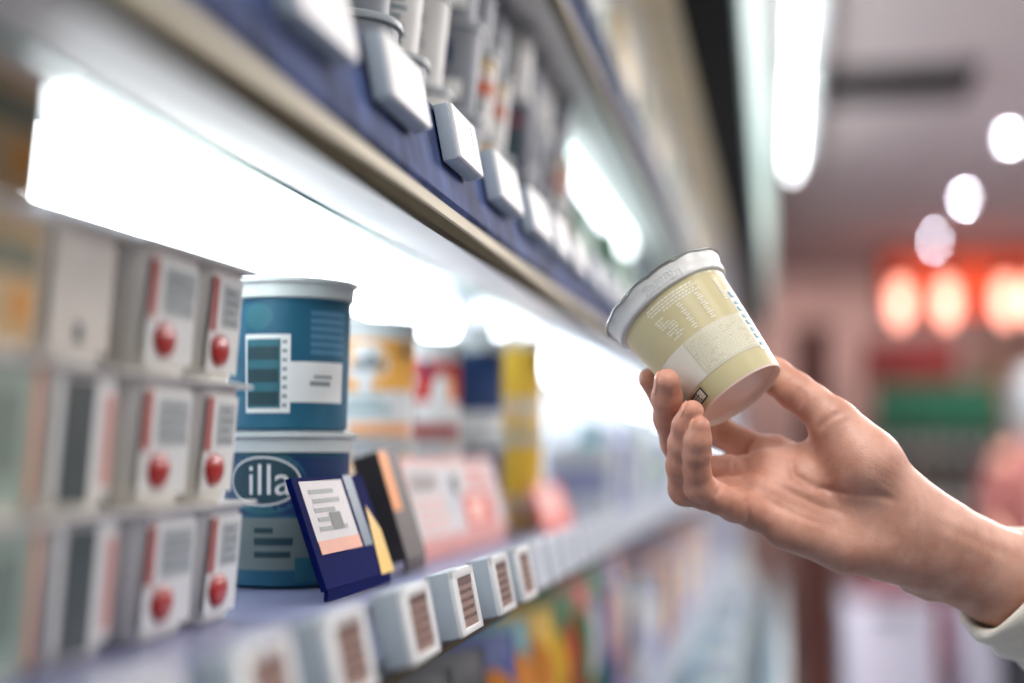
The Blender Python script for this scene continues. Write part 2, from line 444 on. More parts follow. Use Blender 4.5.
f1 = cs_(.00012); f2 = cs_(.00022); f3 = cs_(.00032)
lab = CMB().patch(f1, D(-86), D(54), .0125, .0345, 60, 4).build('label_panel', LABEL, cup, True)
tag(lab, 'white label panel with fine print')
CMB().patch(f2, D(-22), D(52), .0130, .0340, 40, 4).build('print_table', TABLE, lab, True)
mb = CMB(); z = .0333
row = 0
while z > .0140:                             # fine print in short rows
    a = -20.0
    while a < 50:
        w = rng.uniform(1.5, 6)
        if rng.uniform() < .86 and a + w < 52: mb.patch(f3, D(a), D(a + w), z - .00055, z, 3, 1)
        a += w + .9
    z -= .00115; row += 1
mb.build('fine_print', PRINT, lab, True)
mb = CMB()
for z0, a0, a1 in [(.0600, -30, 24), (.0583, -32, 26), (.0566, -30, 22), (.0549, -16, 26)]:
    a = a0
    while a < a1:
        w = rng.uniform(2, 5); mb.patch(f2, D(a), D(min(a + w, a1)), z0, z0 + .0011, 3, 1); a += w + .8
for k in range(9):
    z0 = .0522 - k * .0017; s0 = -31 + k * .7 + (6 if k in (4, 7) else 0); s1 = s0 + (11, 8, 13, 16, 10, 15, 12, 9, 11)[k]
    a = s0
    while a < s1:
        w = rng.uniform(2, 4.5); mb.patch(f2, D(a), D(min(a + w, s1)), z0, z0 + .0011, 3, 1); a += w + .7
for k in range(11):
    z0 = .0530 - k * .0016; mb.patch(f2, D(-3 + (k % 3)), D(2 + (k % 2)), z0, z0 + .0010, 3, 1)
    mb.patch(f2, D(18 + (k % 2)), D(23 + (k % 3)), z0, z0 + .0010, 3, 1)
    if k < 9: mb.patch(f2, D(47), D(53), z0 + .004, z0 + .0052, 3, 1)
t = mb.build('printed_text', PRINT, cup, True); tag(t, 'pale rows of small printed text')
# boxed mark near the base
mk = CMB()
z0, z1, a0, a1 = .0040, .0108, -74, -37
mk.patch(f2, D(a0), D(a1), z0, z1, 10, 3); o = mk.build('boxed_mark', INKD, cup, True); tag(o, 'small dark framed mark')
mk = CMB().patch(f3, D(a0 + 2), D(a1 - 2), z0 + .0008, z1 - .0008, 10, 3).build('mark_field', LABEL, o, True)
mk = CMB(); f4 = cs_(.00042)
for k in range(4):
    a = a0 + 4
    while a < a1 - 9:
        w = rng.uniform(2, 5); mk.patch(f4, D(a), D(a + w), .0052 + k * .0013, .0060 + k * .0013, 3, 1); a += w + 1
mk.build('mark_print', INKD, o, True)
# white strip with teal lettering near the right edge
st_ = CMB().patch(f1, D(54), D(96), .010, .050, 14, 12).build('side_strip', LABEL, cup, True)
mk = CMB()
for k, wd in enumerate((.004, .0035, .003, .004, .003, .0045, .003, .0035)):
    zz = .0445 - k * .0045
    mk.patch(f2, D(57), D(73), zz, zz + wd * .55, 4, 1); mk.patch(f2, D(57 + 6 * (k % 2)), D(63 + 6 * (k % 2)), zz, zz + wd, 3, 1)
mk.build('side_lettering', INKT, st_, True)
# date stamp dots on the rim collar
mk = CMB()
for k in range(34):
    a = -18 + (k % 12) * 3.2 + rng.uniform(-.6, .6); row = k // 12
    zz = .0022 + row * .0020
    fr = lambda u, v: ((R1 + .0027 + .00015 * (v / .001)) * math.cos(u), (R1 + .0027 + .00015 * (v / .001)) * math.sin(u), ZB + v)
    mk.patch(fr, D(a), D(a + rng.uniform(1.0, 2.4)), zz, zz + .0013, 3, 1)
mk.build('date_stamp', mat('stamp_grey', (196, 202, 206), .5), cup, True)
# ------------------------------------------------------------------ the chilled wall case: three bays in a row
STEEL = mat('case_white', (226, 230, 230), .3, .03, 6, spec=.5)
BACKW = mat('case_back', (240, 243, 244), .4, .02, 6)
SHELFM = mat('shelf_lavender', (132, 136, 170), .35, .05, 20)
RAILB = mat('rail_blue', (66, 80, 122), .65, .6, 26, spec=.08)  # strong mottling puts the tags' shadow blotches into the blue
RAILP = mat('rail_pale', (112, 122, 144), .4, .12, 20)
NOSE = mat('nose_cream', (214, 206, 184), .6, .06, 12, spec=.2)
TRIMD = mat('trim_slate', (66, 76, 88), .4, .1, 20)
GLOSS = mat('nose_underside', (246, 247, 244), .5, .03, 14, spec=.4)
GROOVE = mat('groove_brown', (84, 76, 56), .7, .1, 20, spec=.1)
BLACK = mat('black_lacquer', (5, 8, 8), .6, .1, 20, spec=.1)
FASCIA = mat('fascia_green_grey', (186, 224, 216), .35, .05, 8)
TUBE = mat('tube_glow', (250, 252, 255), .4, .01, 5, emit=(244, 250, 255), est=10.5)
TUBE3 = mat('dim_tube_glow', (250, 252, 255), .4, .01, 5, emit=(244, 250, 255), est=7.0)
TUBE2 = mat('soft_tube_glow', (250, 246, 236), .4, .01, 5, emit=(255, 244, 224), est=5.0)
CAPM = mat('tube_cap', (210, 214, 214), .4)
BUMP = mat('bumper_pale_blue', (150, 178, 190), .3, .08, 6)
KICK = mat('kick_teal', (62, 86, 90), .5, .1, 6)
TOPS = [-.66, -.373, -.088, .200, .485]               # shelf surfaces, above the lens height
XF = -.200                                            # the line of the shelf fronts
BAYS = [(-.80, 1.66), (1.68, 4.12), (4.14, 8.60)]
CASE_LABELS = ['near bay of the white chilled wall case holding the stacked tubs, strip light above them',
               'middle bay of the white chilled wall case, just beyond the tubs and first strip light',
               'far bay of the white chilled wall case, farthest down the aisle']
for b, (y0, y1) in enumerate(BAYS):
    t = thing('display_case', CASE_LABELS[b], 'fridge', (-.2, (y0 + y1) / 2, 0)); t['group'] = 'bays of the chilled wall case'
    T = lambda mb: MB().add([(v[0] + .2, v[1] - (y0 + y1) / 2, v[2] + H) for v in mb.v], mb.f)
    T(MB().bx(-.66, -.62, y0, y1, -1.40, .95)).build('back_panel', BACKW, t)
    for ye in ((y0, y0 + .02),) if b == 0 else ((y1 - .02, y1),) if b == 2 else ():
        T(MB().prof_y([(-.64, -1.38), (-.02, -1.38), (-.02, -1.0), (-.20, -.62), (-.24, .60), (-.10, .78), (-.10, .95), (-.64, .95)], *ye)).build('end_panel', STEEL, t)
    for k, zt in enumerate(TOPS):
        if k == 0:
            continue
        s = T(MB().bx(-.62, XF - .012, y0 + .003, y1 - .003, zt - .006, zt)).build('shelf', SHELFM if k != 3 else STEEL, t)
        nh = .059 if k >= 3 else .027; q_ = nh / .059; lip = zt - nh
        T(MB().prof_y([(XF, lip + .006), (XF - .006, lip), (XF - .098, lip + .0205 * q_), (XF - .100, lip + .0215 * q_), (XF - .100, lip + .0265 * q_), (XF - .092, lip + .0285 * q_), (XF - .056, zt - .006), (XF - .012, zt - .006), (XF - .006, lip + .020 * q_)], y0 + .003, y1 - .003)).build('shelf_nose', GLOSS, s)
        if k >= 3: T(MB().prof_y([(XF - .082, lip + .0155), (XF - .0985, lip + .0190), (XF - .1008, lip + .0205), (XF - .1008, lip + .0225), (XF - .082, lip + .0185)], y0 + .003, y1 - .003)).build('lip_strip', mat('lip_pale_green', (160, 196, 184), .4, .08, 12), s)
        T(MB().prof_y([(XF + .001, lip + .0005), (XF + .0045, lip + .003), (XF + .004, lip + .0105), (XF - .004, lip + .0105), (XF - .004, lip + .002)], y0 + .003, y1 - .003)).build('edge_trim', NOSE if k >= 3 else TRIMD, s)
        T(MB().prof_y([(XF - .0060, lip - .0042), (XF + .0005, lip - .0038), (XF + .0032, lip + .0022), (XF - .0060, lip + .0015)], y0 + .003, y1 - .003)).build('edge_groove', GROOVE, s)
        T(MB().prof_y([(XF + .003, lip + .0105), (XF + .006, lip + .014), (XF - .004, zt + .012), (XF - .0075, zt + .012), (XF - .0075, zt), (XF - .004, lip + .0105)], y0 + .003, y1 - .003)).build('price_rail', RAILB if k >= 3 else RAILP, s)
        ty0, ty1 = (y0 + .13, y1 - .06) if b else (.62, 1.60)
        xt = XF - .178
        if k == 4: ty0, ty1, xt = y0 + .20, y0 + 1.25, XF - .105
        if k == 3 or (k == 4 and b == 1):
            zc_ = lip + .011
            tb = MB(); n = 20
            rt = .020 if k == 3 else .0135
            prof = [(.006, ty0), (rt, ty0 + .012), (rt, ty1 - .012), (.006, ty1)]
            vs = [(xt + r * math.cos(2 * PI * i / n), y, zc_ + r * math.sin(2 * PI * i / n)) for r, y in prof for i in range(n)]
            fs = [(j * n + i, j * n + (i + 1) % n, (j + 1) * n + (i + 1) % n, (j + 1) * n + i) for j in range(3) for i in range(n)]
            tb.add(vs, fs)
            lt = T(tb).build('strip_light', TUBE if k < 4 else TUBE3, s, 40); tag(lt, 'glowing white tube under the shelf edge')
            T(MB().bx(xt - .016, xt + .016, ty0 - .014, ty0 + .004, zc_ - .021, zc_ + .023, .003)).build('lamp_holder', CAPM, lt)
            T(MB().bx(xt - .016, xt + .016, ty1 - .004, ty1 + .014, zc_ - .021, zc_ + .023, .003)).build('lamp_holder', CAPM, lt)
    # low tub at the bottom of the case
    bt = T(MB().prof_y([(-.62, -1.38), (-.015, -1.38), (.0, -1.30), (.0, -.80), (-.01, -.72), (-.035, -.715), (-.05, -.74), (-.05, -.80), (-.10, -.86), (-.62, -.80)], y0 + .002, y1 - .002)).build('base_tub', BUMP, t)
    T(MB().bx(-.60, -.04, y0 + .002, y1 - .002, -1.40, -1.375)).build('kick_plate', KICK, t)
    T(MB().prof_y([(-.002, -.80), (.012, -.798), (.016, -.77), (.012, -.742), (-.002, -.74)], y0 + .002, y1 - .002)).build('bumper', STEEL, bt)
    # canopy
    cp = T(MB().prof_y([(-.64, .78), (-.16, .78), (-.16, .95), (-.64, .95)], y0, y1)).build('canopy', STEEL, t)
    T(MB().prof_y([(-.152, .74), (-.060, .74), (-.060, .765), (-.152, .775)], y0, y1)).build('canopy_underside', BLACK, cp)
    T(MB().prof_y([(-.22, .75), (-.153, .742), (-.153, .775), (-.22, .779)], y0, y1)).build('canopy_soffit', NOSE, cp)
    T(MB().bx(-.40, -.34, y0 + .05, y1 - .05, .765, .779, .004)).build('canopy_light', TUBE2, cp)  # glow strip added to brighten the goods on the high shelf
    T(MB().prof_y([(-.0595, .742), (-.050, .742), (-.012, 1.06), (-.0595, 1.06)], y0, y1)).build('canopy_fascia', FASCIA, cp)

# ------------------------------------------------------------------ electronic shelf tags
TAGW = mat('tag_white', (226, 230, 232), .35, .02, 60)
TAGG = mat('tag_side_grey', (168, 180, 190), .45, .04, 60)
SCR = mat('tag_screen', (150, 126, 118), .35, .20, 260, spec=.6)
SCRW = mat('tag_screen_white', (250, 250, 250), .3, .01, 100)  # glare put into the colour: plain white face, print left out
RED = mat('tag_red', (176, 64, 58), .5, .1, 100)
DARK = mat('tag_dark', (92, 66, 60), .5, .1, 100)
TAGL = mat('tag_light_grey', (172, 186, 198), .45, .03, 60)
SCRP = mat('tag_screen_pale', (186, 194, 206), .4, .04, 100)
def shelf_tag(w, h, d, dark, face_=None):
    """a tag whose back is at x=0, hung by its lower edge; y runs along the shelf"""
    t = thing('shelf_tag', 'x', 'price tag')
    MB().box((d / 2 - .0012, w / 2, h / 2), (d - .0025, w, h), None, .0012).build('housing', TAGG if dark else TAGL, t, 30)
    fr = MB()
    fr.bx(d - .003, d, 0, w, 0, h * .10, .0008); fr.bx(d - .003, d, 0, w, h * .86, h, .0008)
    e = w * (.20 if dark else .06)
    fr.bx(d - .003, d, 0, e, 0, h, .0008); fr.bx(d - .003, d, w - w * (.14 if dark else .06), w, 0, h, .0008)
    if dark: fr.build('bezel', TAGW, t, 30)
    s = (MB().bx(d - .0022, d - .0010, e * .9, w * .9, h * .08, h * .88) if dark else MB().bx(d - .0026, d + .0002, w * .015, w * .985, h * .02, h * .98, .001)).build('screen', face_ or (SCR if dark else SCRW), t)
    mb = MB()
    for k in range(5 if dark else 0):
        z = h * (.74 - k * .13); a = e * 1.15
        while a < w * .82:
            q = rng.uniform(.05, .16) * w
            mb.bx(d - .0011, d - .0008, a, min(a + q, w * .84), z, z + h * .055); a += q + w * .03
    if dark:
        mb.build('screen_print', DARK, s)
        MB().bx(d - .0011, d - .0007, e * 1.1, w * .86, h * .74, h * .86).build('screen_banner', DARK, s)
    else:
        MB().bx(d, d + .0004, w * .72, w * .745, h * .12, h * .86).build('screen_line', mat('tag_soft_teal', (150, 186, 186), .5), s)
    return t
def hang(t, y, z, tilt):
    t.location = (XF + .004, y, H + z); t.rotation_euler = (0, -tilt, 0)
ORD = ['first', 'second', 'third', 'fourth', 'fifth', 'sixth', 'seventh', 'eighth', 'ninth', 'tenth', 'eleventh', 'twelfth']
# lower row: sharp-sided tags with small dark screens
low = [.370, .474, .574, .696, .808, .922, 1.010]
lw0 = shelf_tag(.058, .0385, .017, True)
LOWL = ['white shelf tag with dark screen at the bottom left corner of the lower shelf edge',
        'white blurred shelf tag below the strawberry cups, partly cut by the bottom edge',
        'white shelf tag with reddish screen left of the grey-sided one under the navy price card',
        'grey-sided white shelf tag with a dark brown screen directly under the navy price card',
        'grey-sided shelf tag with red-brown screen right below the big pink promotion card',
        'shelf tag with narrow brown screen, second before the pale closed row of tags begins',
        'shelf tag with narrow brown screen, last before the pale closed row of tags begins']
for i, y in enumerate(low):
    t = lw0 if i == 0 else copy_thing(lw0, (0, 0, 0))
    hang(t, y, -.108, .20); t['label'] = LOWL[i]; t['group'] = 'shelf tags on the lower shelf edge'
pw0 = shelf_tag(.060, .0385, .012, False, SCRP)
yy = 1.105; first = True
while yy < 4.0:
    t = pw0 if first else copy_thing(pw0, (0, 0, 0)); first = False
    hang(t, yy, -.108, .20); t['label'] = 'pale shelf tag in the blurred closed row running down the lower shelf edge'; t['group'] = 'pale tags far along the lower shelf edge'
    yy += .072
# upper row: tags leaning back, faces whited out by painted glare
up = [(.530, .082), (.672, .078), (.822, .068), (.955, .085), (1.095, .09), (1.225, .065), (1.34, .07)]
UPL = ['blank white shelf tag at the top edge of the photo, first on the upper shelf',
       'blank white shelf tag with grey side, in front of the white cup with printed text',
       'sharp white shelf tag with a thin dark line, third on the upper shelf',
       'white shelf tag just beyond the sharp one with a thin dark line',
       'narrow bright white shelf tag, fifth along the upper shelf',
       'narrow bright white shelf tag, sixth along the upper shelf',
       'blurred white shelf tag, last clear one along the upper shelf before the cup']
for i, (y, w) in enumerate(up):
    t = shelf_tag(w, .0355, .0115, False)
    hang(t, y, .176, .19); t['label'] = UPL[i]; t['group'] = 'shelf tags on the upper shelf edge'
yy = 1.48; first = None
while yy < 3.6:
    if first is None: t = first = shelf_tag(.07, .0355, .0115, False, SCRP)
    else: t = copy_thing(first, (0, 0, 0))
    hang(t, yy, .176, .19); t['label'] = 'faint white tag in the blurred far stretch of the upper shelf edge'; t['group'] = 'far tags on the upper shelf edge'
    yy += .125
yy = 1.3; 
while yy < 3.6:
    t = copy_thing(first, (0, 0, 0))
    hang(t, yy, .461, .19); t['label'] = 'blurred white tag on the high shelf edge at the top of the photo'; t['group'] = 'tags on the high shelf edge'
    yy += .12
yy = 2.0
while yy < 5.0:
    t = copy_thing(pw0, (0, 0, 0))
    hang(t, yy, -.395, .20); t['label'] = 'pale blurred tag on the low shelf edge beneath the hand'; t['group'] = 'tags on the low shelf edge'
    yy += .10
# ------------------------------------------------------------------ goods on the shelves
def face(x, y): return math.atan2(-y, -x)             # the local angle that looks back to the lens
def zs(i): return H + TOPS[i]
LIDM = mat('tub_lid', (206, 214, 212), .25, .05, 30, spec=.6)
TUBB = mat('tub_blue', (28, 90, 116), .4, .08, 30); TUBD = mat('tub_navy', (28, 58, 104), .4, .06, 30)
TUBT = mat('tub_teal', (44, 104, 118), .4, .06, 30); TUBL = mat('tub_light_blue', (70, 126, 158), .4, .06, 30)
ORANGE = mat('tub_orange', (238, 172, 74), .4, .05, 30); YELLOW = mat('tub_yellow', (240, 196, 66), .4, .05, 30)
REDL = mat('tub_red', (190, 48, 38), .4, .08, 30); DKRED = mat('tub_dark_red', (150, 44, 40), .4, .08, 30)
LW = mat('tub_label_white', (226, 228, 226), .45, .03, 30); PEACH = mat('peach', (232, 170, 120), .5, .08, 30)
DTEAL = mat('deep_teal_ink', (26, 62, 70), .5, .1, 60); GREYI = mat('grey_ink', (128, 138, 140), .5, .1, 60)
GREEN = mat('leaf_green', (58, 108, 62), .5, .1, 60); BERRY = mat('berry_red', (170, 34, 30), .35, .12, 60)
REDS = mat('strip_red', (170, 92, 88), .5, .08, 40)
def tub(r0, r1, h, body, name='yogurt_tub', n=48):
    t = thing(name, 'x', 'tub'); zb = h - .0135
    MB().lathe([(r0 - .003, 0), (r0, .002), (r0 + (r1 - r0) * .5, zb * .5), (r1, zb)], n=n, cap1=False).build('tub_body', body, t, 40)
    MB().lathe([(r1 - .001, zb - .0005), (r1 + .0022, zb), (r1 + .0026, h - .004), (r1 + .0052, h - .0035), (r1 + .0054, h - .0005), (r1 + .003, h), (r1 + .0010, h - .0010), (.004, h - .0010)], n=n, cap0=False).build('lid', LIDM, t, 40)
    F = lambda off: (lambda a, z: ((r0 + (r1 - r0) * z / zb + off) * math.cos(a), (r0 + (r1 - r0) * z / zb + off) * math.sin(a), z))
    return t, F
def sticker(t, F, lvl, m, name, *p, ell=False):
    mb = MB(); f = F(.0002 + .00015 * lvl)
    for q in p:
        if ell: mb.ell(f, D(q[0]), q[2], D(q[1]), q[3])
        else: mb.patch(f, D(q[0]), D(q[1]), q[2], q[3], max(2, int(abs(q[1] - q[0]) / 5)), 4)
    return mb.build(name, m, t, True)
def word(t, F, lvl, m, name, txt, a, z, size):
    vs, fs = text_geo(txt); f = F(.0002 + .00015 * lvl); r = .043
    o = MB().add([f(D(a) + v.x * size / r, z + v.y * size) for v in vs], fs).build(name, m, t)
    return o
def put(t, px, y, z, x=None, extra=0.0):
    """stand t on the shelf at distance y along the aisle"""
    t.location = (x, y, z); t.rotation_euler = (0, 0, face(x, y) + extra)

# blue tubs
XA, YA = -.332, .935
for lvl in (0, 1):
    t, F = tub(.0405, .0428, .1025, TUBB)
    put(t, 0, YA, zs(2) + lvl * .1030 + .0008, XA)
    t['group'] = 'stack of two blue tubs'
    if lvl:
        t['label'] = 'blue yoghurt tub with white-framed panel of dark bars, topmost of its stack'
        q = sticker(t, F, 0, LW, 'bar_panel', (-42, 2, .012, .064))
        sticker(t, F, 1, TUBT, 'panel_field', (-40, -7, .015, .061))
        sticker(t, F, 2, DTEAL, 'dark_bars', *[(-39, -9, .017 + k * .015, .026 + k * .015) for k in range(3)])
        sticker(t, F, 2, GREYI, 'panel_ticks', *[(-5.5, -1, .016 + k * .006, .018 + k * .006) for k in range(8)])
        sticker(t, F, 0, LW, 'side_strip', (2, 60, .019, .046)); sticker(t, F, 1, GREYI, 'strip_print', (20, 42, .030, .033), (24, 44, .035, .037))
        sticker(t, F, 0, TUBL, 'text_block', *[(20, 62, .051 + k * .0052, .0542 + k * .0052) for k in range(6)])
        sticker(t, F, 0, TUBT, 'round_motif', (-28, 14, .076, .009), ell=True)
    else:
        t['label'] = 'blue yoghurt tub with white oval lettering and grey-green lower half, under the barred blue tub'
        sticker(t, F, 0, TUBD, 'navy_field', (-80, 80, .048, .086))
        sticker(t, F, 1, TUBT, 'oval_border', (-22, 40, .069, .021), ell=True)
        o = sticker(t, F, 2, LW, 'oval_edge', (-22, 35, .070, .0165), ell=True)
        sticker(t, F, 3, mat('oval_blue', (34, 70, 84), .4), 'oval', (-22, 33, .070, .0150), ell=True)
        word(t, F, 4, LW, 'brand_lettering', 'illa', -16, .070, .029)
        sticker(t, F, 0, mat('greygreen', (112, 126, 124), .5), 'lower_field', (-80, 40, .012, .046))
        sticker(t, F, 1, DTEAL, 'label_print', (-30, -12, .036, .0395), (-30, 6, .028, .033), (-30, 4, .020, .024))
        sticker(t, F, 1, TUBT, 'teal_patch', (8, 40, .004, .020))
# orange tubs with a white speech oval
XB, YB = -.362, 1.225
for lvl in (0, 1):
    t, F = tub(.0415, .0430, .1025, LW)
    put(t, 0, YB, zs(2) + lvl * .1030 + .0008, XB); t['group'] = 'stack of two orange tubs'
    t['label'] = ['orange and white tub under the matching one, behind the leaning navy price card', 'orange and white yoghurt tub with pale oval, topmost right of the blue tubs'][lvl]
    sticker(t, F, 0, ORANGE, 'orange_field', (-90, 90, .040, .0845))
    sticker(t, F, 0, PEACH, 'peach_field', (-20, 70, .001, .012))
    sticker(t, F, 1, LW, 'speech_oval', (-2, 33, .064, .0165), ell=True)
    sticker(t, F, 1, LW, 'oval_tail', (-8, 6, .038, .050))
    sticker(t, F, 2, GREYI, 'oval_motif', (-18, 26, .058, .063), (-10, 18, .063, .068), (2, 10, .068, .072))
    sticker(t, F, 1, TUBD, 'small_badge', (48, 56, .070, .080))
    sticker(t, F, 1, mat('pale_teal_ink', (150, 184, 184), .5), 'label_print', (-20, 20, .030, .034), (-30, 32, .020, .026))
# red tubs
XR, YR = -.366, 1.43
for lvl in (0, 1):
    t, F = tub(.0425, .0440, .1025, LW)
    put(t, 0, YR, zs(2) + lvl * .1030 + .0008, XR); t['group'] = 'stack of two red tubs'
    t['label'] = ['red and white tub under the matching one, hidden mostly by the pink promotion card', 'red and white yoghurt tub with white swirl, between the orange and navy tubs'][lvl]
    sticker(t, F, 0, REDL, 'red_field', (-90, 90, .038, .080)); sticker(t, F, 0, DKRED, 'berry_band', (-40, 80, .001, .016))
    sticker(t, F, 1, LW, 'white_swirl', (32, 16, .046, .020), (-22, 20, .058, .013), ell=True)
    sticker(t, F, 2, GREYI, 'swirl_print', (-30, -12, .052, .062)); sticker(t, F, 2, PEACH, 'fruit_motif', (40, 56, .038, .062))
    sticker(t, F, 1, TUBD, 'small_badge', (4, 16, .066, .078)); sticker(t, F, 1, GREYI, 'label_print', (-26, -4, .020, .032))
# navy, then yellow tubs
for (x, y, body, labs, grp) in ((-.338, 1.53, TUBD, ('navy tub under the matching navy one, behind the end of the pink promotion card', 'navy blue tub with white foot, right of the red and white tub'), 'stack of two navy tubs'),
                           (-.322, 1.70, YELLOW, ('yellow tub under the matching yellow one, right of the pink promotion card', 'yellow tub with white band, on top of its stack right of the navy tub'), 'stack of two yellow tubs')):
    for lvl in (0, 1):
        th_ = .1065 if body is TUBD else .1150; t, F = tub(.0395, .0410, th_, body); put(t, 0, y, zs(2) + lvl * (th_ + .0005) + .0008, x); t['label'] = labs[lvl]; t['group'] = grp
        if body is TUBD: sticker(t, F, 0, LW, 'white_foot', (-90, 90, .002, .026)); sticker(t, F, 1, GREYI, 'label_print', (20, 40, .012, .016))
        else: sticker(t, F, 0, LW, 'white_band', (-60, 60, .018, .036)); sticker(t, F, 1, ORANGE, 'band_print', (-20, 20, .024, .030))

# ---- multipacks of square cups, sealed under one sheet
PACKW = mat('pack_white', (228, 226, 220), .4, .03, 30); SEAL = mat('seal_sheet', (224, 220, 212), .3, .05, 40)
TAN = mat('tan_card', (196, 166, 120), .55, .10, 20); OLIVE = mat('olive_print', (110, 112, 92), .55, .12, 40); SLATE = mat('slate_print', (60, 72, 74), .5, .15, 60)
PALEG = mat('pale_green_label', (152, 170, 158), .5, .10, 40); AMBER = mat('amber_spot', (214, 146, 48), .5, .08, 40)
def sq_ring(w, d, r, z, cy=0, cx=0, k=4):
    out = []
    for qx, qy, a0 in ((1, 1, 0), (-1, 1, PI / 2), (-1, -1, PI), (1, -1, 3 * PI / 2)):
        for i in range(k + 1):
            a = a0 + PI / 2 * i / k
            out.append((cx + qx * (w / 2 - r) + r * math.cos(a), cy + qy * (d / 2 - r) + r * math.sin(a), z))
    return out
def multipack(kind, label, group, widths, deep=2, h=.067):
    """widths: extents of its cups along the aisle; the front face is at x=0"""
    t = thing('yogurt_multipack', label, 'yoghurt pack', (0, 0, 0), 0, group)
    L = sum(widths); y = -L / 2
    MB().loft([sq_ring(.086 * deep + .004, L + .004, .006, h - .0022, 0, -.043 * deep), sq_ring(.086 * deep + .006, L + .006, .007, h - .001, 0, -.043 * deep), sq_ring(.086 * deep + .004, L + .004, .006, h, 0, -.043 * deep)]).build('sealed_lid', SEAL, t, 40)
    for w in widths:
        yc_ = y + w / 2; y += w
        for q in range(deep):
            xc_ = -.043 - .086 * q
            c = MB().loft([sq_ring(.066, w - .020, .010, .0, yc_, xc_), sq_ring(.070, w - .015, .012, .003, yc_, xc_), sq_ring(.078, w - .006, .012, h - .006, yc_, xc_), sq_ring(.080, w - .004, .012, h - .0022, yc_, xc_)]).build('cup', PACKW, t, 40)
            if q: continue
            xs = lambda z, o: -.008 + .0047 * (z / h) - .0008 + o + .0012
            def lab(y0, y1, z0, z1, m, nm, o): return MB().add([(xs(z0, o), yc_ + y0, z0), (xs(z0, o), yc_ + y1, z0), (xs(z1, o), yc_ + y1, z1), (xs(z1, o), yc_ + y0, z1)], [(0, 1, 2, 3)]).build(nm, m, c)
            g = w / 2 - .0095
            if kind == 'strawberry':
                lab(-g, g, .005, h - .007, LW, 'label', 0)
                lab(-g, -g + .009, .026, h - .008, REDS, 'red_strip', .0003)
                lab(-g + .016, g - .003, .029, h - .011, mat('greyprint', (176, 182, 184), .5, .16, 300), 'label_print', .0003)
                for k in range(4): lab(-g + .019, g - .006 - .004 * (k % 2), .031 + k * .0052, .0332 + k * .0052, GREYI, 'text_line', .0005)
                bz = .0165; mb = MB()
                prof = [(.0002, -.0085), (.006, -.0076), (.0108, -.003), (.0122, .002), (.0100, .0062), (.004, .0080)]
                mb.lathe([(r_, z_) for r_, z_ in prof], (0, 0, 0), 20)
                vs = [(v[0] * .25 + xs(bz, .0004), v[1] + yc_ - g * .25, v[2] + bz) for v in mb.v]
                s = MB().add(vs, mb.f).build('strawberry_motif', BERRY, c, 60)
            elif kind == 'dark':
                lab(-g, g, .006, h - .006, LW, 'label', 0); lab(-g * .75, g * .25, .003, h - .006, SLATE, 'dark_panel', .0003)
                lab(g * .6, g, .010, h - .011, mat('faint_red', (206, 160, 152), .5), 'red_edge', .0003)
            elif kind == 'plain':
                lab(-g, g, .006, h - .006, mat('plain_label', (214, 208, 200), .5), 'label', 0); lab(-g * .2, g * .1, .010, .018, SLATE, 'small_print', .0003)
            elif kind == 'tan':
                lab(-g, g, .004, h - .005, TAN, 'label', 0); lab(-g * .9, g * .9, .030, .044, OLIVE, 'olive_print', .0003); lab(g * .3, g * .8, .012, .026, AMBER, 'amber_spot', .0004)
            else:
                lab(-g, g, .004, h - .005, PALEG, 'label', 0); lab(-g * .8, g * .5, .016, .050, mat('greenish_print', (116, 132, 122), .5, .1, 60), 'label_print', .0003); lab(g * .8, g, .006, .06, mat('orange_edge', (214, 150, 118), .5), 'edge_strip', .0004)
    return t
XM = -.316
tier = ['lowest', 'middle', 'topmost']
for i in range(3):
    t = multipack('strawberry', f'white multipack of strawberry yoghurt cups, {tier[i]} of the strawberry stack left of the blue tubs', 'strawberry multipack stack', [.074, .061], h=.0625)
    t.location = (-.286 + (.002, -.001, .001)[i], .680, zs(2) + i * .0630 + .0008)
for i in range(3):
    t = multipack('dark' if i < 2 else 'plain', [f'white yoghurt multipack with a dark panel, lowest of the stack left of strawberry cups', 'white yoghurt multipack with a dark panel, middle of the stack left of strawberry cups', 'plain pale yoghurt multipack, topmost of the stack just left of the strawberry cups'][i], 'dark panel multipack stack', [.073], h=.0625)
    t.location = (-.287 - .002 * i, .570, zs(2) + i * .0630 + .0008)
for i in range(4):
    t = multipack('green' if i < 2 else 'tan', ['pale green yoghurt multipack at the left edge, lowest of its stack', 'pale green yoghurt multipack at the left edge, second from the bottom of its stack', 'tan yoghurt multipack at the left edge, under the topmost tan one', 'tan yoghurt multipack at the left edge, topmost of the tallest stack'][i], 'tall multipack stack', [.073, .073], h=(.0625, .0625, .056, .056)[i])
    t.location = (-.279 - .001 * i, .4505, zs(2) + (0, .063, .126, .1825)[i] + .0008)

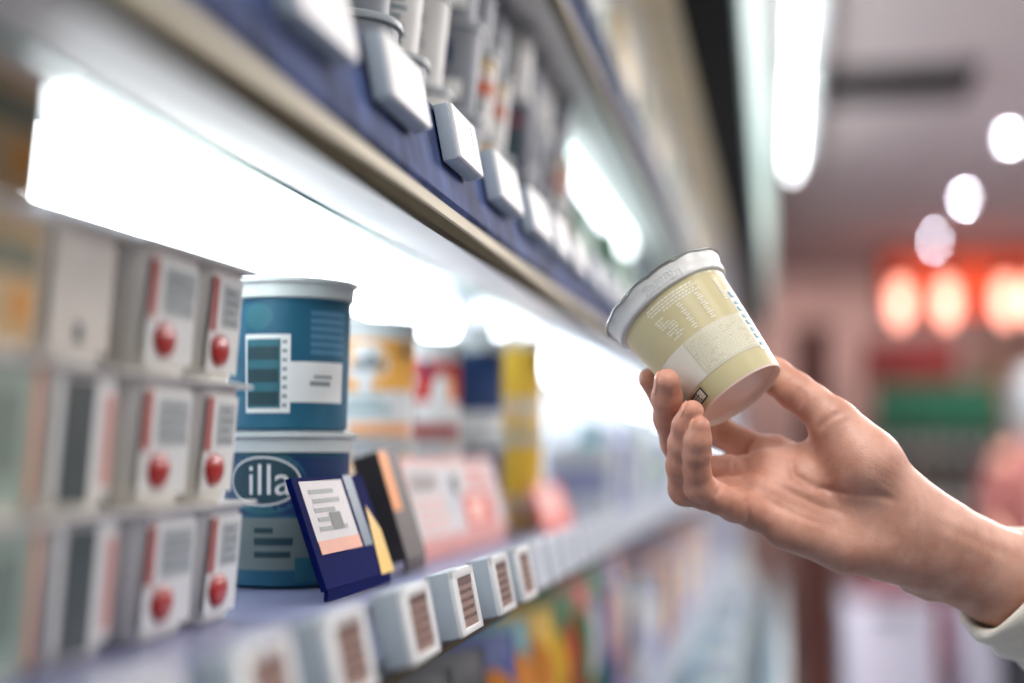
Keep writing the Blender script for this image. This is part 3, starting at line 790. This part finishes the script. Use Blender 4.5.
# ---- leaning price cards
zsh = zs(2) + .001
NAVY = mat('card_navy', (12, 24, 84), .7, .06, 20, spec=.03); PAPER = mat('card_paper', (206, 202, 202), .5, .02, 40)
PINK = mat('card_pink', (222, 158, 150), .5, .05, 20); CORAL = mat('card_coral', (214, 88, 74), .5, .10, 30)
def card(w, h, th, m, label, y, x, z, rz, lean, name='price_card'):
    t = thing(name, label, 'price card', (x, y, z), rz, 'price cards leaning on the lower shelf')
    R = Matrix.Rotation(-lean, 3, 'Y')
    tf = lambda mb: MB().add([tuple(R @ Vector(v)) for v in mb.v], mb.f)
    tf(MB().bx(-th, 0, -w / 2, w / 2, 0, h, .0006)).build('card', m, t)
    MB().bx(-.0035, -.0008, -w * .47, w * .47, zsh - z + .0002, -.0003, .0005).build('card_stand', m, t)
    def on(y0, y1, z0, z1, mm, nm, o=.0003): return tf(MB().add([(o, y0 * w / 2, z0 * h), (o, y1 * w / 2, z0 * h), (o, y1 * w / 2, z1 * h), (o, y0 * w / 2, z1 * h)], [(0, 1, 2, 3)])).build(nm, mm, t)
    return t, on, tf
t, on, tf = card(.148, .070, .004, NAVY, 'navy leaning price card with white panel and yellow corner, standing before the lower blue tub', .884, -.262, zsh + .0075, 0, .34)
on(-.86, .28, .30, .96, PAPER, 'white_panel'); on(-.86, .28, .30, .42, mat('salmon', (232, 160, 130), .5), 'salmon_band', .0006)
for k in range(5): on(-.70 + .03 * (k % 2), .05 - .1 * (k % 3), .50 + k * .085, .54 + k * .085, GREYI, 'print_line', .0006)
on(-.35, -.05, .50, .66, SLATE, 'print_block', .0007)
on(.36, .62, .30, 1.0, TUBB, 'blue_wave')
tf(MB().add([(.0005, .042, .0), (.0005, .074, .0), (.0005, .074, .030), (.0005, .056, .048)], [(0, 1, 2, 3)])).build('yellow_corner', YELLOW, t)
t, on, tf = card(.058, .084, .020, mat('card_dark', (56, 48, 46), .5), 'dark narrow leaning carton with an orange face, between the navy card and the pink card', 1.055, -.270, zsh + .0095, 0, .30, 'narrow_carton')
t['category'] = 'carton'
on(-1, -.1, .45, 1.0, mat('orange_face', (232, 140, 50), .5), 'orange_face')
t, on, tf = card(.38, .074, .003, PINK, 'large pink and white leaning promotion card in front of the red tubs', 1.298, -.282, zsh + .0125, 0, .26, 'promotion_card')
on(-.94, .94, .08, .93, PAPER, 'white_field'); on(-.9, -.42, .62, .86, mat('soft_rose', (230, 178, 168), .5), 'rose_text')
for k in range(4): on(-.88, -.40 + .06 * (k % 2), .14 + k * .11, .19 + k * .11, mat('soft_rose', (230, 178, 168), .5), 'text_line', .0005)
on(-.30, .02, .30, .82, mat('pale_grey_print', (196, 200, 206), .5), 'picture', .0005); on(-.16, .0, .55, .78, SLATE, 'picture_dark', .0007)
on(.0, .72, .10, .52, CORAL, 'coral_picture', .0006); on(.12, .48, .18, .44, mat('coral_light', (246, 190, 176), .5), 'coral_highlight', .0008)
for k in range(3): on(.20, .86 - .08 * k, .60 + k * .10, .65 + k * .10, CORAL, 'coral_line', .0006)
t, on, tf = card(.22, .052, .003, CORAL, 'low coral leaning promotion card beyond the large pink one', 1.65, -.250, zsh + .0045, 0, .38, 'promotion_card')  # leaning panel, its coral colour imitates a pink reflection
on(-.8, .6, .3, .9, PINK, 'pink_field')

# ---- upper shelf: columns of small cups, three or four high
def small_cup(var, group):
    t = thing('yogurt_cup', 'x', 'cup', (0, 0, 0), 0, group); h = .076
    F = lambda off: (lambda a, z: ((.0300 + .0065 * z / .07 + off) * math.cos(a), (.0300 + .0065 * z / .07 + off) * math.sin(a), z))
    CW = mat('cup_off_white', (204, 204, 202), .5, .04, 40)
    body = {'text': CW, 'teal': CW, 'grey': mat('cup_grey', (118, 124, 134), .5), 'navy': mat('cup_slate', (40, 50, 74), .5)}[var]
    MB().lathe([(.027, .0), (.0295, .0015), (.0365, .068), (.0365, .070)], n=28, cap1=False).build('cup_body', body, t, 40)
    MB().lathe([(.036, .0695), (.0390, .070), (.0396, .0725), (.0390, .0745), (.004, .0746)], n=28, cap0=False).build('lid', mat('cup_lid_grey', (150, 158, 164), .4), t, 40)
    if var == 'text':
        sticker(t, F, 0, TUBT, 'text_lines', *[(8, 30 - 4 * (k % 3), .012 + k * .0062, .0138 + k * .0062) for k in range(8)])
        sticker(t, F, 0, DTEAL, 'small_emblem', (9, 24, .004, .0095)); sticker(t, F, 0, mat('rust_ink', (196, 108, 84), .5), 'rust_line', (-40, -16, .012, .0145))
        sticker(t, F, 0, GREYI, 'text_block', *[(-42, -18, .030 + k * .006, .032 + k * .006) for k in range(5)])
        sticker(t, F, 0, GREYI, 'seam', (-4, -3, .004, .066))
    elif var == 'teal':
        sticker(t, F, 0, DTEAL, 'teal_panel', (-70, 24, .006, .050)); sticker(t, F, 1, mat('orange_stripe', (190, 84, 34), .5), 'orange_stripe', (-20, 60, .036, .050)); sticker(t, F, 1, mat('gold', (206, 168, 96), .5), 'gold_band', (-60, 60, .058, .066))
    elif var == 'navy':
        sticker(t, F, 0, DTEAL, 'dark_panel', (-50, 30, .010, .040)); sticker(t, F, 0, DKRED, 'red_line', (-40, 40, .050, .056))
    else:
        sticker(t, F, 0, LW, 'label_print', (-60, -6, .030, .050), (6, 44, .012, .026)); sticker(t, F, 1, TUBD, 'dark_print', (-34, 26, .040, .056), (-50, -20, .008, .020))
    return t
GP = 'cups on the upper shelf'
protos = {v: small_cup(v, GP) for v in ('text', 'teal', 'grey', 'navy')}
used = set()
def cupcopy(v, loc, rz, label, grp):
    if v not in used:
        used.add(v); t = protos[v]; t.location = loc; t.rotation_euler = (0, 0, rz)
        t['label'] = label; t['group'] = grp; return t
    return copy_thing(protos[v], loc, rz, label, grp)
cols = [(.86, 'grey'), (.95, 'text'), (1.04, 'text'), (1.125, 'grey'), (1.21, 'teal'), (1.295, 'teal'), (1.385, 'navy'), (1.475, 'grey'), (1.565, 'navy'), (1.66, 'teal')]
lv = ['bottom', 'second', 'third']
for ci, (y, v) in enumerate(cols):
    for k in range(3):
        vv = v if k != 2 or v in ('text', 'grey') else ('grey' if v == 'teal' else 'text')
        if k == 0 and v == 'text': vv = 'grey' if ci % 2 else 'text'
        nm = {'text': 'white cup with teal text lines', 'teal': 'white cup with teal panel, orange stripe', 'grey': 'grey cup with navy print', 'navy': 'slate cup with dark panel'}[vv]
        x = -.272 - .004 * (ci % 3)
        cupcopy(vv, (x, y, zs(3) + k * .0752 + .0008), face(x, y) + D(rng.uniform(-14, 14)), f'{nm}, {lv[k]} of the {ORD[ci]} stack along the upper shelf', GP)

# ---- goods far down the case
FAR = {}
def far_pack(kind, name, w, d, h, m, m2, cat_):
    """a far carton or pouch, its front turned to the aisle"""
    t = thing(name, 'x', cat_)
    if kind == 'carton':
        MB().box((0, 0, h / 2), (d, w, h), None, .003).build('carton_body', m, t)
        MB().add([(d / 2 + .0004, -w * .42, h * .3), (d / 2 + .0004, w * .42, h * .3), (d / 2 + .0004, w * .42, h * .72), (d / 2 + .0004, -w * .42, h * .72)], [(0, 1, 2, 3)]).build('carton_label', m2, t)
        MB().add([(-d * .42, -w / 2 - .0004, h * .3), (d * .42, -w / 2 - .0004, h * .3), (d * .42, -w / 2 - .0004, h * .72), (-d * .42, -w / 2 - .0004, h * .72)], [(0, 1, 2, 3)]).build('side_label', m2, t)
    elif kind == 'bottle':
        MB().lathe([(w * .46, 0), (w * .5, .004), (w * .5, h * .62), (w * .36, h * .74), (w * .2, h * .84), (w * .2, h * .90)], n=20, cap1=False).build('bottle_body', m, t, 40)
        MB().lathe([(w * .23, h * .89), (w * .24, h * .90), (w * .23, h)], n=16).build('bottle_cap', m2, t, 40)
        MB().lathe([(w * .503, h * .2), (w * .503, h * .55)], n=20, cap0=False, cap1=False).build('bottle_label', LW, t, 40)
    else:                                     # pouch: pillow that swells between sealed ends
        rings = []
        for z, q in ((0, .08), (.03, .25), (.12, .7), (.35, 1), (.65, .95), (.88, .6), (.96, .2), (1, .05)):
            rings.append([(d / 2 * q * math.sin(2 * PI * i / 24), w / 2 * (1 - .08 * math.sin(PI * z)) * math.copysign(abs(math.cos(2 * PI * i / 24)) ** .6, math.cos(2 * PI * i / 24)), z * h) for i in range(24)])
        MB().loft(rings).build('pouch_body', m, t, 60)
        mb = MB()
        f = lambda y, z: (d / 2 * math.sqrt(max(0, 1 - (y / (w / 2)) ** 2)) * (1.0 if .3 < z / h < .7 else .93) + .002, y, z)
        mb.ell(f, w * .05, h * .60, w * .38, h * .26); mb.build('pouch_label', m2, t, True)
    return t
def mm(nm, rgb): return mat('far_' + nm, rgb, .45, .08, 20)
WH, PG, TL, YL, OR, RD, GR, BL, PK, LV, BE = (mm('white', (192, 198, 200)), mm('palegreen', (150, 190, 166)), mm('teal', (64, 130, 140)), mm('yellow', (220, 176, 52)), mm('orange', (214, 136, 56)), mm('red', (186, 44, 34)), mm('green', (20, 96, 44)), mm('blue', (38, 66, 140)), mm('pink', (206, 160, 146)), mm('lavender', (138, 146, 180)), mm('beige', (240, 224, 184)))
# colourful pouches under the lower shelf
NB = mm('night', (16, 22, 40))
pou = [(1.06, NB, BL, 'near-black pouch with a blue label'), (1.19, NB, TL, 'near-black pouch with a teal label'), (1.31, BL, OR, 'blue pouch with an orange label'), (1.42, TL, OR, 'teal pouch with an orange label'), (1.525, YL, OR, 'yellow pouch with an orange label'), (1.63, GR, YL, 'green pouch with a yellow label'), (1.735, GR, RD, 'green pouch with a red label'), (1.85, RD, GR, 'red pouch with a green label'), (1.96, GR, WH, 'green pouch with a white label'), (2.07, GR, BL, 'green pouch with a blue label'), (2.18, BL, PK, 'blue pouch with a pink label'), (2.30, PK, WH, 'pink pouch with a white label')]
for y, a, b_, lab in pou:
    t = far_pack('pouch', 'snack_pouch', .105, .055, .205, a, b_, 'pouch'); t.location = (-.285, y, zs(1) + .0008); t.rotation_euler = (0, 0, D(-38 + rng.uniform(-10, 10)))
    t['label'] = lab + ' on the low shelf under the lower tag row'; t['group'] = 'pouches on the low shelf'
def far_row(shelf, y0, y1, step, kinds, label, group, cat_, x=-.275, stack=1, every=None):
    y = y0; i = 0
    while y < y1:
        key = kinds[i % len(kinds)]
        for k in range(stack):
            kk = kinds[(i + k * 2) % len(kinds)]
            if kk in FAR: t = copy_thing(FAR[kk], (0, 0, 0))
            else: t = FAR[kk] = far_pack(kk[0], kk[1], *kk[2:5], kk[5], kk[6], cat_)
            t.location = (x + rng.uniform(-.01, .01), y, zs(shelf) + k * (kk[4] + .0005) + .0008); t.rotation_euler = (0, 0, D(rng.uniform(-6, 6)) + (0 if kk[0] == 'carton' else D(-40)))
            t['label'] = label; t['group'] = group; t['category'] = cat_
        y += step; i += 1
B = lambda m, m2, h=.16: ('bottle', 'drink_bottle', .07, .07, h, m, m2)
K = lambda m, m2, h=.12, w=.085: ('carton', 'food_carton', w, .09, h, m, m2)
far_row(2, 1.99, 2.40, .115, [K(WH, LV, .10), B(TL, WH, .14), K(LV, WH, .11), B(LV, WH, .14)], 'pale or teal pack in the blurred row just beyond the yellow tubs', 'packs just beyond the yellow tubs', 'pack')
far_row(2, 2.45, 4.9, .115, [K(WH, LV, .12), K(LV, WH, .10), B(WH, LV, .15), K(WH, PG, .11), B(GR, WH, .17), K(LV, WH, .13)], 'pale or green blurred pack far along the lower shelf, left of the fingers', 'far packs on the lower shelf', 'pack')
far_row(3, 1.76, 4.6, .105, [K(PG, GR, .055), K(LV, BL, .055), K(PG, TL, .055), K(PG, WH, .055)], 'small pale green or lavender carton stacked in the far part of the upper shelf', 'far cartons on the upper shelf', 'carton', stack=2)
far_row(4, 1.0, 5.2, .12, [K(BE, YL, .20, .09), K(WH, BE, .22, .09), B(YL, WH, .21), K(WH, PG, .20, .09), B(WH, OR, .22)], 'pale blurred pack on the high shelf near the top of the photo', 'packs on the high shelf', 'pack')
far_row(1, 2.42, 5.0, .115, [K(WH, LV, .13), K(WH, PK, .14), B(WH, LV, .16), K(LV, WH, .13), K(WH, BE, .14), K(OR, YL, .15)], 'white, lavender, pink or orange blurred pack on the low shelf under the hand', 'far packs on the low shelf', 'pack')
far_row(0, 2.6, 5.6, .13, [K(WH, PG, .14), K(PG, WH, .13), K(LV, WH, .15), K(WH, TL, .13)], 'pale pack in the low tub at the bottom of the case', 'packs in the low tub', 'pack', x=-.16)
# ------------------------------------------------------------------ the shop beyond
CEIL = mat('ceiling_paint', (236, 218, 215), .8, .05, 3); FLOORM = mat('floor_vinyl', (120, 114, 120), .35, .08, 4)
WALLM = mat('wall_rose', (200, 168, 162), .8, .08, 2)
tag(MB().bx(-3, 5, -3, 12, -.05, 0).build('floor', FLOORM), kind='structure')
tag(MB().bx(-3, 5, -3, 12, 2.80, 2.85).build('ceiling', CEIL), kind='structure')
tag(MB().bx(-3, 5, 12, 12.1, 0, 2.8).build('wall_back', WALLM), kind='structure')
# ceiling tubes in a line above the aisle
CT = mat('ceiling_tube_glow', (250, 252, 255), .4, .01, 5, emit=(246, 250, 255), est=12.0)
HOUS = mat('fixture_housing', (212, 216, 214), .5)
tl = ['nearest', 'middle', 'farthest']
for i, y in enumerate((1.14, 2.99, 4.84)):
    t = thing('tube_light', f'white ceiling tube lamp over the aisle, {["first of the three, above the upper shelf", "second of the three, before the small gap", "third of the three, ending in a bright tip"][i]}', 'lamp', (.085, y + .88, 2.80), 0, 'ceiling tube lamps')
    MB().bx(-.05, .085, -.88, .88, -.05, 0, .008).build('housing', HOUS, t)
    n = 16; pr = [(.006, -.86), (.026, -.84), (.026, .84), (.006, .86)]
    MB().add([(-.004 + r * math.cos(2 * PI * k / n), yy_, -.078 + r * math.sin(2 * PI * k / n)) for r, yy_ in pr for k in range(n)], [(j * n + k, j * n + (k + 1) % n, (j + 1) * n + (k + 1) % n, (j + 1) * n + k) for j in range(3) for k in range(n)]).build('tube', CT, t, 40)
    for s in (-.85, .85): MB().bx(-.02, .012, s - .012, s + .012, -.10, -.045, .004).build('lamp_holder', HOUS, t)
# small round downlights
DL = mat('downlight_glow', (255, 255, 255), .4, .01, 5, emit=(240, 240, 255), est=130.0)
for i, y in enumerate((4.96, 6.46, 7.98, 9.50)):
    t = thing('downlight', f'round white ceiling downlight, {["nearest of the row, at the upper right", "second of the row, at the upper right edge", "third of the row, right of the dark vent", "farthest of the row, just above the orange lamps"][i]}', 'lamp', (1.015, y, 2.80), 0, 'round ceiling downlights')
    MB().lathe([(.038, -.001), (.050, -.004), (.050, -.010), (.038, -.014), (.035, -.010), (.034, -.002)], n=32, cap0=False, cap1=False).build('trim_ring', HOUS, t, 40)
    MB().lathe([(.002, -.013), (.020, -.012), (.034, -.006)], n=32, cap1=False).build('lens', DL, t, 40)
t = thing('ceiling_vent', 'long black ceiling vent right of the tube lamps', 'vent', (.46, 5.42, 2.80))
MB().bx(-.27, .27, -.20, .20, -.03, 0, .004).build('vent_frame', BLACK, t)
for k in range(7): MB().box((0, -.15 + k * .05, -.034), (.50, .030, .004), Matrix.Rotation(.5, 3, 'X')).build('louver', mat('vent_dark', (34, 36, 36), .5), t)

# ---- the stall at the end of the aisle
REDP = mat('red_panel', (128, 12, 18), .7, .3, 3); GRNP = mat('green_panel', (4, 92, 66), .7, .3, 3)
WOOD = mat('red_brown_post', (70, 28, 18), .5, .15, 8); DWOOD = mat('dark_wood', (48, 34, 30), .6, .2, 5)
SIGNG = mat('orange_sign_glow', (226, 70, 30), .5, .1, 2, emit=(236, 96, 56), est=.62)
LAMPG = mat('warm_lamp_glow', (255, 190, 150), .5, .02, 5, emit=(255, 172, 152), est=5.0)
t = thing('post', 'red-brown square post right of the chilled case, behind the thumb', 'post', (.118, 4.95, 0))
MB().bx(-.058, .058, -.058, .058, 0, 1.80, .006).build('shaft', WOOD, t); MB().bx(-.075, .075, -.075, .075, 0, .10, .006).build('plinth', WOOD, t); MB().bx(-.07, .07, -.07, .07, 1.80, 1.84, .006).build('post_cap', WOOD, t)
t = thing('light_sign', 'glowing orange-red sign board above the stall at the end of the aisle', 'sign', (1.36, 10.05, 2.02))
MB().bx(-.64, .8, -.03, .05, .36, .72, .02).build('sign_panel', SIGNG, t)
fr = MB(); fr.bx(-.68, .84, -.05, .06, .72, .76); fr.bx(-.68, .84, -.05, .06, .33, .36); fr.bx(-.68, -.64, -.05, .06, .33, .76); fr.bx(.80, .84, -.05, .06, .33, .76); fr.build('sign_frame', DWOOD, t)
MB().bx(-.62, -.58, -.02, .02, .76, .78).build('bracket', DWOOD, t); MB().bx(.74, .78, -.02, .02, .76, .78).build('bracket', DWOOD, t)
for i, px in enumerate((896, 940, 994, 1020)):
    x = (px - 778) / FPX * 9.7
    t = thing('pendant_lamp', f'warm glowing pendant lamp, {["leftmost", "second from left", "third from left", "rightmost"][i]} of the four before the orange sign', 'lamp', (x, 9.7, 2.80), 0, 'pendant lamps before the orange sign')
    MB().lathe([(.006, -.19), (.006, 0)], n=10).build('cord', BLACK, t)
    MB().lathe([(.02, -.19), (.045, -.23), (.07, -.29), (.075, -.295), (.05, -.24), (.015, -.20)], n=24, cap0=False, cap1=False).build('lamp_shade', DWOOD, t, 40)
    MB().lathe([(.012, -.24), (.05, -.29), (.066, -.36), (.066, -.43), (.045, -.49), (.004, -.515)], n=24).build('bulb', LAMPG, t, 40)
def stall_sign(nm, lab, m, x0, x1, z0, z1, y):
    t = thing(nm, lab, 'sign', ((x0 + x1) / 2, y, z0 + H)); w = (x1 - x0) / 2
    MB().bx(-w, w, -.03, .03, 0, z1 - z0, .01).build('board', m, t); MB().bx(-w - .02, w + .02, -.04, .04, z1 - z0, z1 - z0 + .025, .005).build('top_rail', DWOOD, t)
    MB().bx(-w, -w + .03, -.02, .03, -.10, 0).build('bracket', DWOOD, t); MB().bx(w - .03, w, -.02, .03, -.10, 0).build('bracket', DWOOD, t)
stall_sign('signboard', 'dark red blank signboard under the glowing lamps', REDP, .56, 1.14, .50, .74, 9.65)
stall_sign('signboard', 'dark green blank signboard below the red one', GRNP, .62, 1.38, .17, .46, 9.50)
# slatted screen at the right, behind the person
t = thing('slat_screen', 'pale brown slatted screen at the right edge, beside the green signboard', 'screen', (1.75, 10.3, 0))
for k in range(12): MB().bx(-.40 + k * .072, -.365 + k * .072, -.02, .02, .05, 2.10, .004).build('slat', mat('slat_wood', (170, 138, 104), .6, .12, 6), t)
MB().bx(-.42, .48, -.025, .025, 2.10, 2.15).build('top_rail', DWOOD, t); MB().bx(-.42, .48, -.025, .025, .0, .06).build('bottom_rail', DWOOD, t)
# shelf rack with dark goods
t = thing('shelf_rack', 'dark rack of shelves below the green signboard', 'rack', (1.0, 9.75, 0))
for s in (-.42, .42): MB().bx(s - .02, s + .02, -.18, .18, 0, 1.62).build('upright', DWOOD, t)
for z in (.25, .62, .98, 1.32): MB().bx(-.42, .42, -.18, .18, z - .015, z + .015).build('shelf', DWOOD, t)
MB().bx(-.42, .42, .17, .19, .1, 1.62).build('back_board', DWOOD, t)
rk = {}
for zi, z in enumerate((.635, .995, 1.335)):
    for k in range(7):
        c = (mm('wine', (90, 30, 36)), mm('bark', (104, 70, 44)), mm('forest', (32, 62, 46)), mm('ochre', (150, 112, 62)))[(k * 3 + zi) % 4]
        key = c.name
        if key in rk: u = copy_thing(rk[key], (0, 0, 0))
        else: u = rk[key] = far_pack('bottle', 'glass_bottle', .075, .075, .25, c, DWOOD, 'bottle')
        u.location = (.665 + k * .112, 9.68, z + .001); u['label'] = 'dark blurred bottle on the rack below the green signboard'; u['group'] = 'bottles on the dark rack'
# chest freezers with red trays
FRZ = mat('freezer_white', (222, 218, 234), .4, .05, 3); MAR = mat('maroon_tray', (120, 26, 36), .5, .15, 6)
for i, (x, w) in enumerate(((.48, .40), (.97, .34))):
    t = thing('chest_freezer', f'pale lavender chest freezer, {["left of the dark gap", "right of the dark gap"][i]} below the forearm', 'freezer', (x, 7.0, 0), 0, 'chest freezers beyond the aisle')
    MB().bx(-w / 2, w / 2, -.3, .3, .06, .70, .02).build('cabinet', FRZ, t); MB().bx(-w / 2 - .01, w / 2 + .01, -.31, .31, .70, .74, .01).build('lid', FRZ, t)
    MB().bx(-w / 2 + .03, w / 2 - .03, -.27, .27, 0, .06).build('plinth', BLACK, t); MB().bx(-.06, .06, -.33, -.31, .68, .70).build('handle', BLACK, t)
    u = thing('tray', f'maroon tray standing on the {["left", "right"][i]} chest freezer', 'tray', (x + .02, 7.0, .74), 0, 'maroon trays on the freezers')
    w2 = w * .42; tr = MB()
    tr.bx(-w2, w2, -.2, .2, 0, .015); tr.bx(-w2, w2, -.2, -.185, .0, .13); tr.bx(-w2, w2, .185, .2, .0, .13); tr.bx(-w2, -w2 + .015, -.2, .2, .0, .13); tr.bx(w2 - .015, w2, -.2, .2, .0, .13)
    tr.build('tray_shell', MAR, u)
    for k in range(2): MB().bx(-w2 * .8 + k * w2 * .85, -w2 * .1 + k * w2 * .85, -.16, .16, .015, .17, .02).build('packet', (DWOOD, MAR)[k], u)
# dark cabinet behind, to fill between the case and the stall
t = thing('cabinet', 'dark low cabinet under the rack of bottles', 'cabinet', (1.0, 9.2, 0))
MB().bx(-.5, .5, -.2, .2, .05, .85, .01).build('body', DWOOD, t); MB().bx(-.48, -.01, -.215, -.2, .08, .82).build('door', MAR, t); MB().bx(.01, .48, -.215, -.2, .08, .82).build('door', MAR, t); MB().bx(-.52, .52, -.22, .22, .85, .88).build('top', DWOOD, t)

# ---- a shopper far off: pink top, pale cap
def shopper(x, y):
    me = bpy.data.meshes.new('person'); bm = bmesh.new()
    J_ = [(0, 0, .88), (0, 0, 1.10), (0, .0, 1.32), (0, 0, 1.44), (0, -.01, 1.52), (0, -.02, 1.60),
          (.10, 0, .82), (.11, -.01, .47), (.11, .02, .07), (.11, -.11, .03), (-.10, 0, .82), (-.11, .01, .47), (-.11, .03, .07), (-.11, -.09, .03),
          (.18, 0, 1.38), (.24, .02, 1.12), (.20, -.12, .95), (.19, -.17, .88), (-.18, 0, 1.38), (-.24, .02, 1.12), (-.20, -.12, .95), (-.19, -.17, .88)]
    R_ = [.14, .125, .15, .07, .05, .09, .09, .065, .045, .035, .09, .065, .045, .035, .06, .043, .032, .035, .06, .043, .032, .035]
    E_ = [(0, 1), (1, 2), (2, 3), (3, 4), (4, 5), (0, 6), (6, 7), (7, 8), (8, 9), (0, 10), (10, 11), (11, 12), (12, 13), (2, 14), (14, 15), (15, 16), (16, 17), (2, 18), (18, 19), (19, 20), (20, 21)]
    me.from_pydata(J_, E_, []); o = bpy.data.objects.new('person', me); C.objects.link(o); o.location = (x, y, 0); o.rotation_euler = (0, 0, .5)
    md = o.modifiers.new('skin', 'SKIN'); 
    for i, v in enumerate(me.skin_vertices[0].data): v.radius = (R_[i], R_[i] * (.75 if i in (0, 1, 2) else 1)); v.use_root = (i == 0)
    o.modifiers.new('sub', 'SUBSURF').levels = 2; o.modifiers['sub'].render_levels = 2
    me.materials.append(mat('far_skin', (206, 150, 128), .5)); return o
sh = shopper(1.04, 6.1)
tag(sh, 'distant blurred person in a pink top and pale cap at the right edge', 'person')
PT = mat('pink_top', (140, 84, 80), .8, .06, 6); CAPW = mat('pale_cap', (160, 164, 168), .8, .06, 6); TROU = mat('dark_trousers', (40, 40, 48), .8)
def ov(rx, ry, z, n=24, cx=0, cy=0): return [(cx + rx * math.cos(2 * PI * i / n), cy + ry * math.sin(2 * PI * i / n), z) for i in range(n)]
MB().loft([ov(.180, .15, .98), ov(.178, .148, 1.04), ov(.165, .135, 1.12), ov(.195, .14, 1.30), ov(.20, .12, 1.38), ov(.12, .09, 1.445), ov(.075, .07, 1.46)], False, False).build('pink_top', PT, sh, 60)
for s in (-1, 1):
    MB().loft([ov(.072, .072, 1.37, 16, s * .19), ov(.064, .064, 1.24, 16, s * .225, .01), ov(.060, .060, 1.12, 16, s * .245, .02)], False, False).build('top_sleeve', PT, sh, 60)
    MB().loft([ov(.118, .125, .84, 16, s * .10), ov(.085, .085, .47, 16, s * .11), ov(.07, .075, .07, 16, s * .11, .02)], False, False).build('trouser_leg', TROU, sh, 60)
MB().loft([ov(.10, .12, .70), ov(.205, .165, .78), ov(.205, .165, .90), ov(.185, .155, 1.03)], True, False).build('trouser_hips', TROU, sh, 60)
cp_ = MB(); cp_.loft([ov(.128, .138, 1.585, 24, 0, -.02), ov(.132, .142, 1.63, 24, 0, -.02), ov(.118, .126, 1.69, 24, 0, -.02), ov(.075, .08, 1.735, 24, 0, -.02), ov(.01, .01, 1.75, 24, 0, -.02)], False)
cp_.build('cap', CAPW, sh, 60)
MB().loft([ov(.122, .13, 1.47, 24, 0, .01), ov(.130, .136, 1.54, 24, 0, .0), ov(.128, .138, 1.60, 24, 0, -.01)], False, False).build('hair', mat('grey_hair', (168, 164, 164), .8), sh, 60)

# ------------------------------------------------------------------ light
w = bpy.data.worlds.new('shop_air'); bpy.context.scene.world = w; w.use_nodes = True
w.node_tree.nodes['Background'].inputs[0].default_value = (.92, .95, 1.0, 1); w.node_tree.nodes['Background'].inputs[1].default_value = .15
def lamp(nm, loc, rot, sx, sy, e, col=(1, 1, 1)):
    l = bpy.data.lights.new(nm, 'AREA'); l.shape = 'RECTANGLE'; l.size = sx; l.size_y = sy; l.energy = e; l.color = col
    o = bpy.data.objects.new(nm, l); C.objects.link(o); o.location = loc; o.rotation_euler = rot; return o
lamp('aisle_light', (.10, -.10, 2.74), (0, 0, 0), .4, 1.2, 46, (1, .97, .94))
for y in (.2, 1.8, 3.6):
    lamp('ceiling_lamp_row', (2.5, y, 2.72), (0, .45, 0), .35, .35, 25, (1, .97, .95))  # unseen fill lights, added to brighten pack fronts and tags
for i, y in enumerate((.35, 1.95, 3.45)):
    lamp('downlight_beam', (1.015, y, 2.76), (0, -.35 if i == 0 else 0, 0), .22, .22, 8 if i == 0 else 6, (1, .96, .92))
lamp('aisle_light_far', (1.6, 5.0, 2.74), (0, 0, 0), .6, 3.0, 250, (1, .95, .94))
lamp('back_wall_light', (.4, 11.2, 2.7), (.5, 0, 0), 2.4, .3, 16, (1, .86, .82))  # unseen fill, added to brighten the far wall
lamp('stall_light', (1.2, 8.6, 2.7), (0, 0, 0), .6, 1.2, 30, (1, .84, .78))
vs_ = bpy.context.scene.view_settings; vs_.view_transform = 'Standard'; vs_.look = 'None'; vs_.exposure = -0.2; vs_.gamma = 1.0
vs_.use_curve_mapping = False
bpy.context.scene.cycles.use_denoising = True
